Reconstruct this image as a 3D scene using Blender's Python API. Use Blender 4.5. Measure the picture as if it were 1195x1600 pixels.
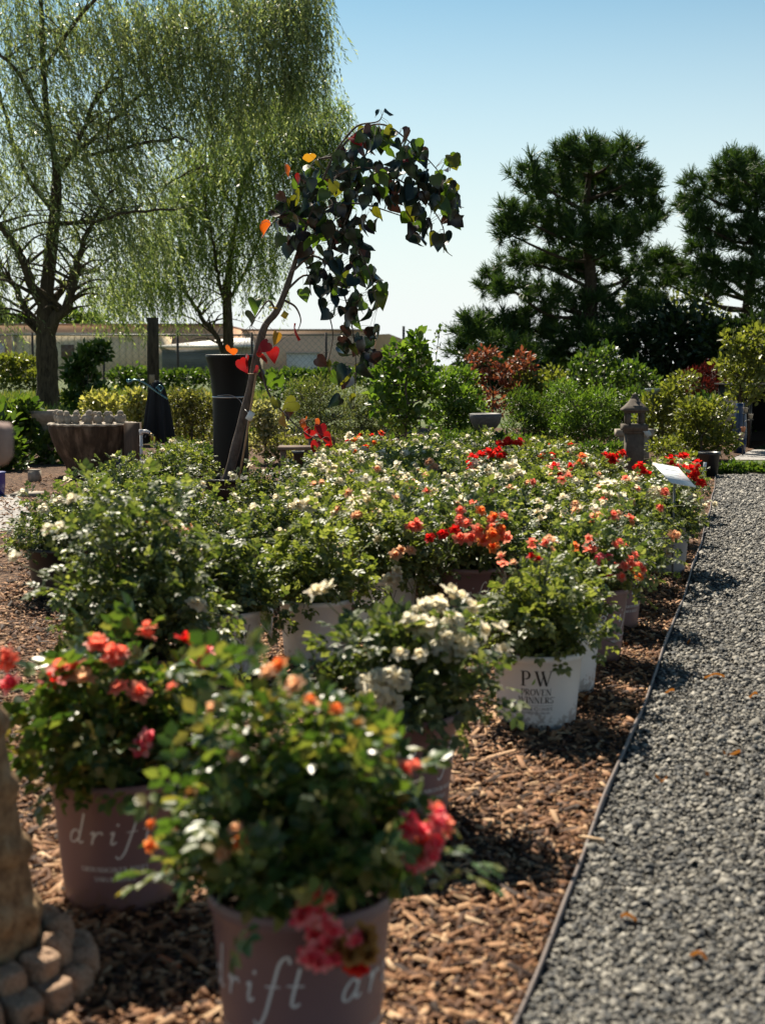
import bpy, math, random
import numpy as np
from mathutils import Vector, Matrix

SC = bpy.context.scene
for o in list(bpy.data.objects):
    bpy.data.objects.remove(o)
COL = SC.collection

# ------------------------------------------------------------------ camera
FPX, CX, CY, HZ, CH = 2222.0, 597.5, 800.0, 570.0, 1.1
PITCH = math.atan((CY - HZ) / FPX)
cam_d = bpy.data.cameras.new('camera')
cam = bpy.data.objects.new('camera', cam_d)
COL.objects.link(cam)
cam.location = (0, 0, CH)
cam.rotation_euler = (math.pi / 2 - PITCH, 0, 0)
cam_d.sensor_fit = 'VERTICAL'
cam_d.sensor_height = 36.0
cam_d.lens = 50.0
cam_d.clip_start = 0.05
cam_d.clip_end = 3000
cam_d.dof.use_dof = True
cam_d.dof.focus_distance = 10.0
cam_d.dof.aperture_fstop = 4.8
cam_d.dof.aperture_blades = 0
SC.camera = cam

# ------------------------------------------------------------------ world, sun, exposure
SUN_EL = math.radians(50)
SUN_AZ = math.radians(-20)          # clockwise from +Y (straight ahead)
world = bpy.data.worlds.new('World')
SC.world = world
world.use_nodes = True
nt = world.node_tree
nt.nodes.clear()
sky = nt.nodes.new('ShaderNodeTexSky')
sky.sky_type = 'NISHITA'
sky.sun_disc = False
sky.sun_elevation = SUN_EL
sky.sun_rotation = SUN_AZ
sky.air_density = 1.0
sky.dust_density = 0.5
sky.ozone_density = 2.2
tint = nt.nodes.new('ShaderNodeMix')
tint.data_type = 'RGBA'
tint.blend_type = 'MULTIPLY'
tint.inputs[0].default_value = 1.0
tint.inputs[7].default_value = (0.245, 0.363, 0.300, 1)
bg = nt.nodes.new('ShaderNodeBackground')
bg.inputs[1].default_value = 0.055
wo = nt.nodes.new('ShaderNodeOutputWorld')
gam = nt.nodes.new('ShaderNodeGamma')
gam.inputs[1].default_value = 1.5
nt.links.new(sky.outputs[0], gam.inputs[0])
nt.links.new(gam.outputs[0], tint.inputs[6])
# haze: the sky pales towards the horizon all the way round
wtc = nt.nodes.new('ShaderNodeTexCoord')
wsp = nt.nodes.new('ShaderNodeSeparateXYZ')
nt.links.new(wtc.outputs['Generated'], wsp.inputs[0])
wmr = nt.nodes.new('ShaderNodeMapRange')
wmr.interpolation_type = 'SMOOTHSTEP'
wmr.inputs[1].default_value = -0.01
wmr.inputs[2].default_value = 0.34
wmr.inputs[3].default_value = 1.0
wmr.inputs[4].default_value = 0.0
nt.links.new(wsp.outputs[2], wmr.inputs[0])
hz_ = nt.nodes.new('ShaderNodeMix')
hz_.data_type = 'RGBA'
hz_.inputs[7].default_value = (8.0, 8.35, 8.3, 1)
nt.links.new(wmr.outputs[0], hz_.inputs[0])
nt.links.new(tint.outputs[2], hz_.inputs[6])
nt.links.new(hz_.outputs[2], bg.inputs[0])
nt.links.new(bg.outputs[0], wo.inputs[0])

sun_d = bpy.data.lights.new('sun', 'SUN')
sun_d.energy = 4.7
sun_d.angle = math.radians(0.5)
sun_d.color = (1.0, 0.90, 0.74)
sun = bpy.data.objects.new('sun', sun_d)
COL.objects.link(sun)
sdir = Vector((math.sin(SUN_AZ) * math.cos(SUN_EL), math.cos(SUN_AZ) * math.cos(SUN_EL), math.sin(SUN_EL)))
sun.rotation_euler = sdir.to_track_quat('Z', 'Y').to_euler()
sun.location = (0, 0, 30)

SC.view_settings.view_transform = 'Standard'
SC.view_settings.look = 'None'
SC.view_settings.exposure = 1.08
SC.view_settings.gamma = 1.0
SC.view_settings.use_curve_mapping = False
SC.render.engine = 'CYCLES'
SC.cycles.use_denoising = True
SC.cycles.max_bounces = 7
SC.cycles.diffuse_bounces = 3
SC.cycles.glossy_bounces = 3
SC.cycles.transmission_bounces = 4
SC.cycles.transparent_max_bounces = 6
SC.cycles.caustics_reflective = False
SC.cycles.caustics_refractive = False

# ------------------------------------------------------------------ placing helpers
FWD = Vector((0, math.cos(PITCH), -math.sin(PITCH)))
UPV = Vector((0, math.sin(PITCH), math.cos(PITCH)))


def ray(px, py):
    return Vector((1, 0, 0)) * ((px - CX) / FPX) + FWD + UPV * ((CY - py) / FPX)


def AT(px, py, Y):
    r = ray(px, py)
    return Vector((0, 0, CH)) + r * (Y / r.y)


def G(px, py, z=0.0):
    r = ray(px, py)
    return Vector((0, 0, CH)) + r * ((z - CH) / r.z)


def PX(p):
    v = Vector(p) - Vector((0, 0, CH))
    d = v.dot(FWD)
    return CX + FPX * v.x / d, CY - FPX * v.dot(UPV) / d


# ------------------------------------------------------------------ mesh helpers
def np_mesh(name, V, F, mat, F3=None, smooth=False):
    """V (n,3), F (m,4) quads, F3 (k,3) triangles, joined in one mesh"""
    V = np.asarray(V, np.float32).reshape(-1, 3)
    me = bpy.data.meshes.new(name)
    parts, starts, totals = [], [], []
    s = 0
    for A, k in ((F, 4), (F3, 3)):
        if A is not None and len(A):
            A = np.asarray(A, np.int32).reshape(-1, k)
            parts.append(A.ravel())
            starts.append(s + np.arange(len(A)) * k)
            totals.append(np.full(len(A), k))
            s += A.size
    loops = np.concatenate(parts).astype(np.int32)
    ls = np.concatenate(starts).astype(np.int32)
    lt = np.concatenate(totals).astype(np.int32)
    me.vertices.add(len(V))
    me.vertices.foreach_set('co', V.ravel())
    me.loops.add(len(loops))
    me.loops.foreach_set('vertex_index', loops)
    me.polygons.add(len(ls))
    me.polygons.foreach_set('loop_start', ls)
    me.polygons.foreach_set('loop_total', lt)
    me.update(calc_edges=True)
    me.validate()
    if smooth:
        me.polygons.foreach_set('use_smooth', np.ones(len(me.polygons), bool))
    if mat:
        me.materials.append(mat)
    return me


def put(name, me, parent=None, loc=None, label=None, cat=None, group=None, kind=None):
    o = bpy.data.objects.new(name, me)
    COL.objects.link(o)
    if parent is not None:
        o.parent = parent
    if loc is not None:
        o.location = loc
    if label: o['label'] = label
    if cat: o['category'] = cat
    if group: o['group'] = group
    if kind: o['kind'] = kind
    return o


def thing(name, label, cat, loc=(0, 0, 0), group=None, rz=0.0):
    o = put(name, None, None, loc, label, cat, group)
    o.rotation_euler = (0, 0, rz)
    return o


class MB:
    """collects quads / tris from several simple shapes into ONE mesh"""
    def __init__(s):
        s.v, s.f, s.t, s.n = [], [], [], 0

    def add(s, V, F=None, T=None):
        V = np.asarray(V, float).reshape(-1, 3)
        if F is not None and len(F): s.f.append(np.asarray(F, int).reshape(-1, 4) + s.n)
        if T is not None and len(T): s.t.append(np.asarray(T, int).reshape(-1, 3) + s.n)
        s.v.append(V)
        s.n += len(V)
        return s

    def box(s, c, size, M=None, taper=1.0):
        x, y, z = [q / 2 for q in size]
        V = np.array([(-x, -y, -z), (x, -y, -z), (x, y, -z), (-x, y, -z), (-x * taper, -y * taper, z), (x * taper, -y * taper, z), (x * taper, y * taper, z), (-x * taper, y * taper, z)])
        if M is not None:
            V = V @ np.array(M.to_3x3()).T
        V = V + np.array(c)
        return s.add(V, [(0, 3, 2, 1), (4, 5, 6, 7), (0, 1, 5, 4), (1, 2, 6, 5), (2, 3, 7, 6), (3, 0, 4, 7)])

    def tube(s, pts, rads, n=8, cap=True):
        pts = np.asarray(pts, float)
        m = len(pts)
        rads = np.full(m, rads) if np.isscalar(rads) else np.asarray(rads, float)
        d = np.gradient(pts, axis=0)
        d /= np.linalg.norm(d, axis=1)[:, None] + 1e-9
        ref = np.where(np.abs(d[:, 2:3]) > 0.9, np.array([[1.0, 0, 0]]), np.array([[0, 0, 1.0]]))
        if abs(d[:, 2]).max() > 0.9 and abs(d[:, 2]).min() < 0.98:
            ref = np.tile([[0.31, 0.95, 0.05]], (m, 1))
        a = np.cross(d, ref); a /= np.linalg.norm(a, axis=1)[:, None] + 1e-9
        b = np.cross(d, a)
        th = np.arange(n) * 2 * math.pi / n
        V = pts[:, None, :] + rads[:, None, None] * (np.cos(th)[None, :, None] * a[:, None, :] + np.sin(th)[None, :, None] * b[:, None, :])
        V = V.reshape(-1, 3)
        i = np.arange(m - 1)[:, None] * n; j = np.arange(n)[None, :]; k = (j + 1) % n
        F = np.stack([i + j, i + k, i + n + k, i + n + j], -1).reshape(-1, 4)
        if cap:
            V = np.vstack([V, pts[:1], pts[-1:]])
            c0, c1 = m * n, m * n + 1
            jj = np.arange(n); kk = (jj + 1) % n
            T = np.vstack([np.stack([kk, jj, np.full(n, c0)], -1), np.stack([(m - 1) * n + jj, (m - 1) * n + kk, np.full(n, c1)], -1)])
            return s.add(V, F, T)
        return s.add(V, F)

    def lathe(s, prof, n=32, c=(0, 0, 0), bump=None):
        prof = np.asarray(prof, float)
        m = len(prof)
        th = np.arange(n) * 2 * math.pi / n
        R = prof[:, 0][:, None] * np.ones(n)
        Z = prof[:, 1][:, None] * np.ones(n)
        if bump is not None:
            R, Z = bump(R, Z, th[None, :], np.arange(m)[:, None])
        V = np.stack([R * np.cos(th), R * np.sin(th), Z], -1).reshape(-1, 3) + np.array(c)
        i = np.arange(m - 1)[:, None] * n; j = np.arange(n)[None, :]; k = (j + 1) % n
        F = np.stack([i + j, i + k, i + n + k, i + n + j], -1).reshape(-1, 4)
        return s.add(V, F)

    def mesh(s, name, mat, smooth=False):
        return np_mesh(name, np.vstack(s.v), np.vstack(s.f) if s.f else None, mat, np.vstack(s.t) if s.t else None, smooth)


def spline(pts, n=6):
    """Catmull-Rom through points, n samples per span"""
    P = [Vector(p) for p in pts]
    P = [P[0] * 2 - P[1]] + P + [P[-1] * 2 - P[-2]]
    out = []
    for i in range(1, len(P) - 2):
        for k in range(n):
            t = k / n
            a, b, c, d = P[i - 1], P[i], P[i + 1], P[i + 2]
            out.append(0.5 * ((2 * b) + (c - a) * t + (2 * a - 5 * b + 4 * c - d) * t * t + (3 * b - a - 3 * c + d) * t ** 3))
    out.append(P[-2])
    return np.array([tuple(q) for q in out])


def unit(a):
    return a / (np.linalg.norm(a, axis=-1, keepdims=True) + 1e-9)


def frames(d, nrm):
    """rotation matrices with local y along d, local z near nrm"""
    y = unit(d)
    x = unit(np.cross(y, nrm))
    z = np.cross(x, y)
    return np.stack([x, y, z], -1)          # columns


def scatter(TV, TF, M, S, P):
    """copies of a template: M (P,3,3), S (P,) or (P,3), P (P,3)"""
    TV = np.asarray(TV, float); TF = np.asarray(TF, int)
    S = np.asarray(S, float)
    if S.ndim == 1: S = S[:, None] * np.ones(3)
    L = TV[None] * S[:, None, :]
    V = np.einsum('pij,pnj->pni', M, L) + P[:, None, :]
    F = TF[None] + (np.arange(len(P)) * len(TV))[:, None, None]
    return V.reshape(-1, 3), F.reshape(-1, TF.shape[1])


LEAF_V = [(0, 0, 0), (-.30, .28, .07), (-.27, .66, .06), (0, 1, -.10), (.27, .66, .06), (.30, .28, .07), (0, .5, -.02)]
LEAF_F = [(0, 6, 2, 1), (6, 3, 2, 2), (0, 5, 4, 6), (6, 4, 3, 3)]
LEAF_V = LEAF_V[:6]
LEAF_F = [(0, 3, 2, 1), (0, 5, 4, 3)]
DIAM_V = [(0, 0, 0), (-.5, .45, 0), (0, 1, 0), (.5, .45, 0)]
DIAM_F = [(0, 3, 2, 1)]


def compound():
    V, F = [], []
    def leaflet(p, ang, l):
        c, s_ = math.cos(ang), math.sin(ang)
        b = len(V)
        for x, y, z in LEAF_V:
            x *= 1.12
            V.append((p[0] + l * (x * c + y * s_), p[1] + l * (-x * s_ + y * c), p[2] + l * z - 0.10 * (p[1] + l * y) ** 2))
        for f in LEAF_F: F.append(tuple(b + i for i in f))
    leaflet((0, .55, 0), 0.0, .45)
    for s_ in (-1, 1):
        leaflet((0, .50, 0), s_ * 1.05, .40)
        leaflet((0, .24, 0), s_ * 1.2, .33)
    return V, F


CV, CF = compound()

# ------------------------------------------------------------------ materials
MATS = {}


def new_mat(name):
    m = bpy.data.materials.new(name)
    m.use_nodes = True
    nt = m.node_tree
    b = nt.nodes['Principled BSDF']
    return m, nt, b


def ramp(nt, cols, fac):
    r = nt.nodes.new('ShaderNodeValToRGB')
    e = r.color_ramp.elements
    while len(e) < len(cols): e.new(0.5)
    for i, c in enumerate(cols):
        if len(c) == 4: e[i].position = c[3]
        else: e[i].position = i / max(1, len(cols) - 1)
        e[i].color = (c[0], c[1], c[2], 1)
    nt.links.new(fac, r.inputs[0])
    return r.outputs[0]


def plain(name, col, rough=0.6, spec=0.5, metal=0.0, noise=None, scale=20.0, bump=0.0, cols=None, stretch=None, coat=0.0):
    m, nt, b = new_mat(name)
    b.inputs['Roughness'].default_value = rough
    b.inputs['Specular IOR Level'].default_value = spec
    b.inputs['Metallic'].default_value = metal
    b.inputs['Coat Weight'].default_value = coat
    b.inputs['Base Color'].default_value = (*col, 1)
    if noise or cols:
        tc = nt.nodes.new('ShaderNodeTexCoord')
        n = nt.nodes.new('ShaderNodeTexNoise')
        n.inputs['Scale'].default_value = scale
        n.inputs['Detail'].default_value = 6
        n.inputs['Roughness'].default_value = 0.65
        src = tc.outputs['Object']
        if stretch:
            mp = nt.nodes.new('ShaderNodeMapping')
            mp.inputs['Scale'].default_value = stretch
            nt.links.new(src, mp.inputs[0]); src = mp.outputs[0]
        nt.links.new(src, n.inputs['Vector'])
        if cols is None:
            k = noise
            cols = [tuple(c * (1 - k) for c in col) + (0.3,), tuple(min(1, c * (1 + k)) for c in col) + (0.7,)]
        nt.links.new(ramp(nt, cols, n.outputs[0]), b.inputs['Base Color'])
        if bump:
            bp = nt.nodes.new('ShaderNodeBump')
            bp.inputs['Strength'].default_value = 1.0
            bp.inputs['Distance'].default_value = bump
            nt.links.new(n.outputs[0], bp.inputs['Height'])
            nt.links.new(bp.outputs[0], b.inputs['Normal'])
    return m


def leafy(name, cols, trans=0.35, rough=0.42, spec=0.5, tcol=None, objvar=0.0):
    m, nt, b = new_mat(name)
    g = nt.nodes.new('ShaderNodeNewGeometry')
    fac = g.outputs['Random Per Island']
    c = ramp(nt, cols, fac)
    if objvar:
        oi = nt.nodes.new('ShaderNodeObjectInfo')
        mr = nt.nodes.new('ShaderNodeMapRange')
        mr.inputs[3].default_value = 1 - objvar
        mr.inputs[4].default_value = 1 + objvar
        nt.links.new(oi.outputs['Random'], mr.inputs[0])
        hs = nt.nodes.new('ShaderNodeHueSaturation')
        nt.links.new(mr.outputs[0], hs.inputs['Value'])
        nt.links.new(c, hs.inputs['Color'])
        c = hs.outputs[0]
    nt.links.new(c, b.inputs['Base Color'])
    b.inputs['Roughness'].default_value = rough
    b.inputs['Specular IOR Level'].default_value = spec
    tr = nt.nodes.new('ShaderNodeBsdfTranslucent')
    mx = nt.nodes.new('ShaderNodeMix'); mx.data_type = 'RGBA'; mx.blend_type = 'MULTIPLY'
    mx.inputs[0].default_value = 1
    mx.clamp_result = True
    mx.inputs[7].default_value = (*(tcol or (1.9, 1.9, 0.7)), 1)
    nt.links.new(c, mx.inputs[6])
    nt.links.new(mx.outputs[2], tr.inputs[0])
    ms = nt.nodes.new('ShaderNodeMixShader')
    ms.inputs[0].default_value = trans
    nt.links.new(b.outputs[0], ms.inputs[1])
    nt.links.new(tr.outputs[0], ms.inputs[2])
    nt.links.new(ms.outputs[0], nt.nodes['Material Output'].inputs[0])
    return m


M = MATS
M['rose_leaf'] = leafy('rose leaf', [(.030, .050, .018), (.055, .084, .028), (.088, .120, .042), (.14, .168, .062), (.23, .25, .11)], 0.36, 0.48, 0.65, objvar=.15)
M['rose_leaf_front'] = leafy('rose leaf near', [(.022, .048, .016), (.045, .088, .022), (.065, .12, .028), (.10, .15, .035), (.16, .19, .06), (.24, .19, .07)], 0.34, 0.36, 0.5)
M['rose_leaf_lime'] = leafy('young rose leaf', [(.06, .09, .025), (.11, .14, .04), (.16, .19, .065), (.24, .26, .11)], 0.40, 0.48, 0.6, objvar=.1)
M['cane'] = plain('green cane', (.09, .10, .04), .6)
M['bud_leaf'] = leafy('bronze shoot', [(.25, .05, .03), (.35, .12, .03), (.45, .22, .05), (.15, .03, .04)], .4, .4, tcol=(1.6, 1.2, .8))


def petal_mat(name, cols, tr=.6):
    return leafy(name, cols, tr, 0.55, 0.25, tcol=(1.15, 1.1, 1.0))


PET = {
    'white': petal_mat('white petals', [(.72, .70, .60), (.80, .78, .70), (.78, .72, .55)]),
    'cream': petal_mat('cream petals', [(.74, .66, .45), (.80, .74, .58), (.80, .76, .66)]),
    'coral': petal_mat('coral petals', [(.84, .13, .09), (.88, .24, .17), (.90, .36, .27)]),
    'orange': petal_mat('orange petals', [(.80, .15, .04), (.85, .25, .07), (.85, .35, .12)]),
    'red': petal_mat('red petals', [(.55, .01, .012), (.68, .02, .02), (.75, .05, .03)]),
    'pink': petal_mat('pink petals', [(.82, .05, .12), (.88, .14, .20), (.90, .42, .42)]),
    'peach': petal_mat('peach petals', [(.75, .38, .20), (.80, .50, .32), (.70, .42, .28)]),
    'faded': petal_mat('faded petals', [(.22, .10, .03), (.38, .20, .06), (.45, .28, .10)]),
}
M['centre'] = plain('bloom centre', (.55, .35, .05), .8)
M['pot_pink'] = plain('mauve plastic', (.185, .112, .118), .42, .5, noise=.04, scale=3)
M['pot_white'] = plain('white plastic', (.70, .69, .67), .40, .5, noise=.04, scale=5)
def dirty(name, soil=(.16, .10, .06)):
    m = bpy.data.materials[name]; nt = m.node_tree; b = nt.nodes['Principled BSDF']
    src = b.inputs['Base Color'].links[0].from_socket
    tc = nt.nodes.new('ShaderNodeTexCoord'); sp = nt.nodes.new('ShaderNodeSeparateXYZ')
    nt.links.new(tc.outputs['Object'], sp.inputs[0])
    mr = nt.nodes.new('ShaderNodeMapRange'); mr.inputs[1].default_value = 0; mr.inputs[2].default_value = .09; mr.inputs[3].default_value = .26; mr.inputs[4].default_value = .0
    nt.links.new(sp.outputs[2], mr.inputs[0])
    n = nt.nodes.new('ShaderNodeTexNoise'); n.inputs['Scale'].default_value = 55; n.inputs['Detail'].default_value = 8; n.inputs['Roughness'].default_value = .7
    nt.links.new(tc.outputs['Object'], n.inputs['Vector'])
    n2 = nt.nodes.new('ShaderNodeTexNoise'); n2.inputs['Scale'].default_value = 9; n2.inputs['Detail'].default_value = 4
    nt.links.new(tc.outputs['Object'], n2.inputs['Vector'])
    a = nt.nodes.new('ShaderNodeMath'); a.operation = 'ADD'; nt.links.new(n.outputs[0], a.inputs[0]); nt.links.new(mr.outputs[0], a.inputs[1])
    a2 = nt.nodes.new('ShaderNodeMath'); a2.operation = 'MULTIPLY_ADD'; a2.inputs[1].default_value = .5; nt.links.new(n2.outputs[0], a2.inputs[0]); nt.links.new(a.outputs[0], a2.inputs[2])
    f = ramp(nt, [(0, 0, 0, .90), (.55, .55, .55, 1.0)], a2.outputs[0])
    mx = nt.nodes.new('ShaderNodeMix'); mx.data_type = 'RGBA'; mx.inputs[7].default_value = (*soil, 1)
    nt.links.new(f, mx.inputs[0]); nt.links.new(src, mx.inputs[6]); nt.links.new(mx.outputs[2], b.inputs['Base Color'])


dirty('mauve plastic'); dirty('white plastic')
M['pot_black'] = plain('black plastic', (.018, .018, .02), .38, .5)
M['pot_grey'] = plain('grey plastic', (.30, .28, .28), .45, .5, noise=.06, scale=4)
M['soil'] = plain('potting soil', (.035, .022, .014), .95, .2, noise=.5, scale=60, bump=.004)
M['ink'] = plain('black print', (.012, .012, .014), .5)
M['ink_grey'] = plain('grey print', (.10, .10, .11), .5)
M['ink_white'] = plain('white print', (.62, .62, .62), .5)
M['ink_green'] = plain('green print', (.20, .36, .05), .5)
M['label_white'] = plain('label white', (.78, .80, .80), .35)

# ------------------------------------------------------------------ ground
EDGE_FIT = np.polyfit([0, 1.2, 2.37, 3.4, 4.37, 5.0, 6.8, 8.15, 10.6, 12.5, 14.2], [-.42, -.08, .25, .51, .79, .99, 1.47, 1.84, 2.43, 2.90, 3.35], 3)


def edge_x(d):
    ds = [-4, 0, 2.37, 3.4, 4.37, 5.0, 6.8, 8.15, 10.6, 12.5, 14.2]
    xs = [-1.6, -.42, .25, .51, .79, .99, 1.47, 1.84, 2.43, 2.90, 3.35]
    return float(np.polyval(EDGE_FIT, d)) + .004 * math.sin(d * 3.1)


def poly_sheet(name, pts, z, mat, kind='structure'):
    V = [(p[0], p[1], z) for p in pts]
    me = bpy.data.meshes.new(name)
    me.from_pydata(V, [], [list(range(len(V)))])
    me.materials.append(mat)
    return put(name, me, kind=kind)


def ground_mat(name, cols, scale, bump, scale2=None, cols2=None):
    m, nt, b = new_mat(name)
    tc = nt.nodes.new('ShaderNodeTexCoord')
    v = nt.nodes.new('ShaderNodeTexVoronoi')
    v.inputs['Scale'].default_value = scale
    v.inputs['Randomness'].default_value = 1
    n = nt.nodes.new('ShaderNodeTexNoise'); n.inputs['Scale'].default_value = scale * .6
    n.inputs['Detail'].default_value = 5
    nt.links.new(tc.outputs['Object'], n.inputs['Vector'])
    nt.links.new(tc.outputs['Object'], v.inputs['Vector'])
    sx = nt.nodes.new('ShaderNodeSeparateColor')
    nt.links.new(v.outputs['Color'], sx.inputs[0])
    c = ramp(nt, cols, sx.outputs[0])
    big = nt.nodes.new('ShaderNodeTexNoise'); big.inputs['Scale'].default_value = .8; big.inputs['Detail'].default_value = 4
    nt.links.new(tc.outputs['Object'], big.inputs['Vector'])
    mx = nt.nodes.new('ShaderNodeMix'); mx.data_type = 'RGBA'; mx.blend_type = 'MULTIPLY'; mx.inputs[0].default_value = 1
    nt.links.new(c, mx.inputs[6])
    nt.links.new(ramp(nt, [(.72, .72, .72, .3), (1.1, 1.08, 1.05, .7)], big.outputs[0]), mx.inputs[7])
    nt.links.new(mx.outputs[2], b.inputs['Base Color'])
    b.inputs['Roughness'].default_value = .9
    b.inputs['Specular IOR Level'].default_value = .2
    bp = nt.nodes.new('ShaderNodeBump'); bp.inputs['Distance'].default_value = bump
    add = nt.nodes.new('ShaderNodeMath'); add.operation = 'SUBTRACT'
    nt.links.new(n.outputs[0], add.inputs[0]); nt.links.new(v.outputs['Distance'], add.inputs[1])
    nt.links.new(add.outputs[0], bp.inputs['Height'])
    nt.links.new(bp.outputs[0], b.inputs['Normal'])
    return m


M['mulch'] = ground_mat('bark mulch', [(.030, .016, .010), (.075, .038, .022), (.14, .075, .042), (.23, .14, .085)], 48, .02)
M['gravel'] = ground_mat('grey gravel', [(.04, .042, .045), (.085, .083, .08), (.15, .142, .128), (.25, .23, .20)], 55, .02)
M['paleground'] = ground_mat('pale crushed stone', [(.25, .24, .23), (.36, .34, .33), (.48, .46, .44)], 40, .01)
M['grassground'] = ground_mat('turf', [(.035, .06, .015), (.06, .10, .025), (.10, .13, .04), (.13, .13, .06)], 9, .04)
M['chips'] = leafy('bark chips', [(.022, .009, .005), (.058, .023, .010), (.125, .053, .022), (.23, .105, .046), (.36, .19, .092), (.50, .33, .19)], 0.0, .75, .3)
M['stones'] = leafy('gravel stones', [(.030, .033, .037), (.055, .056, .056), (.095, .092, .085), (.155, .146, .130), (.22, .205, .175), (.33, .31, .27)], 0.0, .65, .3)
M['litter'] = leafy('dry leaf', [(.24, .08, .03), (.32, .13, .05)], .2, .6)

dd = np.arange(0, 14.21, .2)
edge = [(edge_x(d), d) for d in dd]
poly_sheet('ground', [(-900, -30), (900, -30), (900, 1800), (-900, 1800)], -.012, M['grassground'])
# planting bed: reaches the far shrubs
poly_sheet('mulch_bed', [(-2.6, -1.5), (edge_x(-1.5), -1.5)] + edge + [(3.4, 15.0), (7.0, 24.0), (-4, 26.0), (-3.2, 20), (-6.5, 14.0), (-3.0, 9.9), (-2.6, 7.6)], 0.0, M['mulch'])
poly_sheet('gravel_path', [(edge_x(-1.5), -1.5)] + edge[:] + [(3.45, 14.3), (4.4, 15.6), (12, 15.8), (12, -1.5)], -.004, M['gravel'])
poly_sheet('pale_path', [(3.9, 16.6), (16, 16.6), (16, 18.6), (4.6, 18.6)], -.004, M['paleground'])
poly_sheet('side_path', [(-2.6, 9.2), (-2.35, 9.7), (-3.1, 12.0), (-6.5, 12.6), (-9, 12.6), (-9, 9.2)], .004, M['paleground'])

rs = np.random.RandomState(5)


def rand_quat_mats(n, tilt=1.0, r=rs):
    yaw = r.uniform(0, 2 * math.pi, n)
    a = r.normal(0, tilt, n); b = r.normal(0, tilt, n)
    d = np.stack([np.cos(yaw), np.sin(yaw), np.sin(a) * .8], -1)
    nn = np.stack([np.sin(b) * .8, np.sin(a) * .3, np.ones(n)], -1)
    return frames(d, nn)


def chip_field(name, area_n, d0, d1, x0f, x1f, seed, sc=1.0, mat='chips'):
    r = np.random.RandomState(seed)
    u = r.uniform(0, 1, area_n)
    y = d0 + (d1 - d0) * u ** 1.25
    xl = np.array([x0f(v) for v in y]); xr = np.array([x1f(v) for v in y])
    x = xl + (xr - xl) * r.uniform(0, 1, area_n)
    n = area_n
    BV = np.array([(-.5, -.45, -.5), (.42, -.5, -.5), (.5, .38, -.5), (-.36, .5, -.5), (-.42, -.38, .5), (.36, -.42, .5), (.4, .3, .5), (-.3, .42, .5)])
    BF = [(4, 5, 6, 7), (0, 1, 5, 4), (1, 2, 6, 5), (2, 3, 7, 6), (3, 0, 4, 7)]
    L = np.clip(r.lognormal(-4.0, .62, n), .006, .095) * sc
    W = np.clip(L * r.uniform(.10, .5, n), .0025, .016)
    T = r.uniform(.002, .006, n) * sc
    P = np.stack([x, y, .004 + r.uniform(0, .014, n)], -1)
    Vv, Ff = scatter(BV, BF, rand_quat_mats(n, .5, r), np.stack([W, L, T], -1), P)
    return put(name, np_mesh(name, Vv, Ff, M[mat]), kind='stuff')


c1 = chip_field('bark_mulch_chips', 52000, 2.0, 7.5, lambda d: -1.9 if d > 4 else -.42 * d - .2, lambda d: edge_x(d) - .008, 11)
c1['label'] = 'brown shredded bark mulch around the rose pots'
c2 = chip_field('bark_mulch_chips', 12000, 7.5, 14, lambda d: -3.4, lambda d: edge_x(d) - .008, 12, 1.3)
c2['label'] = 'brown shredded bark mulch at the far end of the bed'

# gravel stones
def gravel():
    n = 88000
    r = np.random.RandomState(3)
    y = 2.1 + (14.2 - 2.1) * r.uniform(0, 1, n) ** 1.9
    w = np.clip(.62 + (y - 2) * .09, 0, 1.7)
    x = np.array([edge_x(v) for v in y]) + .012 + w * r.uniform(0, 1, n)
    BV = np.array([(-.5, -.3, -.4), (.4, -.5, -.5), (.5, .4, -.35), (-.4, .5, -.5), (-.35, -.35, .4), (.2, -.3, .5), (.42, .25, .35), (-.25, .36, .5)])
    BF = [(4, 5, 6, 7), (0, 1, 5, 4), (1, 2, 6, 5), (2, 3, 7, 6), (3, 0, 4, 7)]
    S = np.clip(r.lognormal(-4.84, .48, n), .003, .026) * (1 + (y - 2) * .075)
    sc = np.stack([S, S * r.uniform(.45, 1.1, n), S * r.uniform(.25, .6, n)], -1)
    P = np.stack([x, y, r.uniform(-.004, .011, n)], -1)
    Vv, Ff = scatter(BV, BF, rand_quat_mats(n, 1.1, r), sc, P)
    put('gravel_stones', np_mesh('gravel_stones', Vv, Ff, M['stones']), kind='stuff', label='loose grey and dark angular gravel on the path')


gravel()

# edging strip
e = MB()
pts = [(edge_x(d), d, .006) for d in np.arange(1.2, 14.2, .1)]
N = len(pts)
A = np.array(pts)
nrm = np.gradient(A, axis=0); nrm = unit(np.stack([nrm[:, 1], -nrm[:, 0], 0 * nrm[:, 0]], -1))
wv = .0032
wob = np.array([.004 * math.sin(i * .9) + .003 * math.sin(i * .31) for i in range(N)])[:, None] * np.array([[0, 0, 1.]])
ring = [A - nrm * wv + (0, 0, -.02), A - nrm * wv + (0, 0, .013) + wob, A + nrm * wv + (0, 0, .013) + wob, A + nrm * wv + (0, 0, -.02)]
V = np.stack(ring, 1).reshape(-1, 3)
F = []
for i in range(N - 1):
    for k in range(3):
        F.append((i * 4 + k, i * 4 + k + 1, (i + 1) * 4 + k + 1, (i + 1) * 4 + k))
e.add(V, F)
put('garden_edging', e.mesh('garden_edging', plain('weathered edging', (.13, .10, .088), .6, noise=.25, scale=15)), label='thin weathered edging strip between mulch bed and gravel path', cat='edging')

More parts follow.
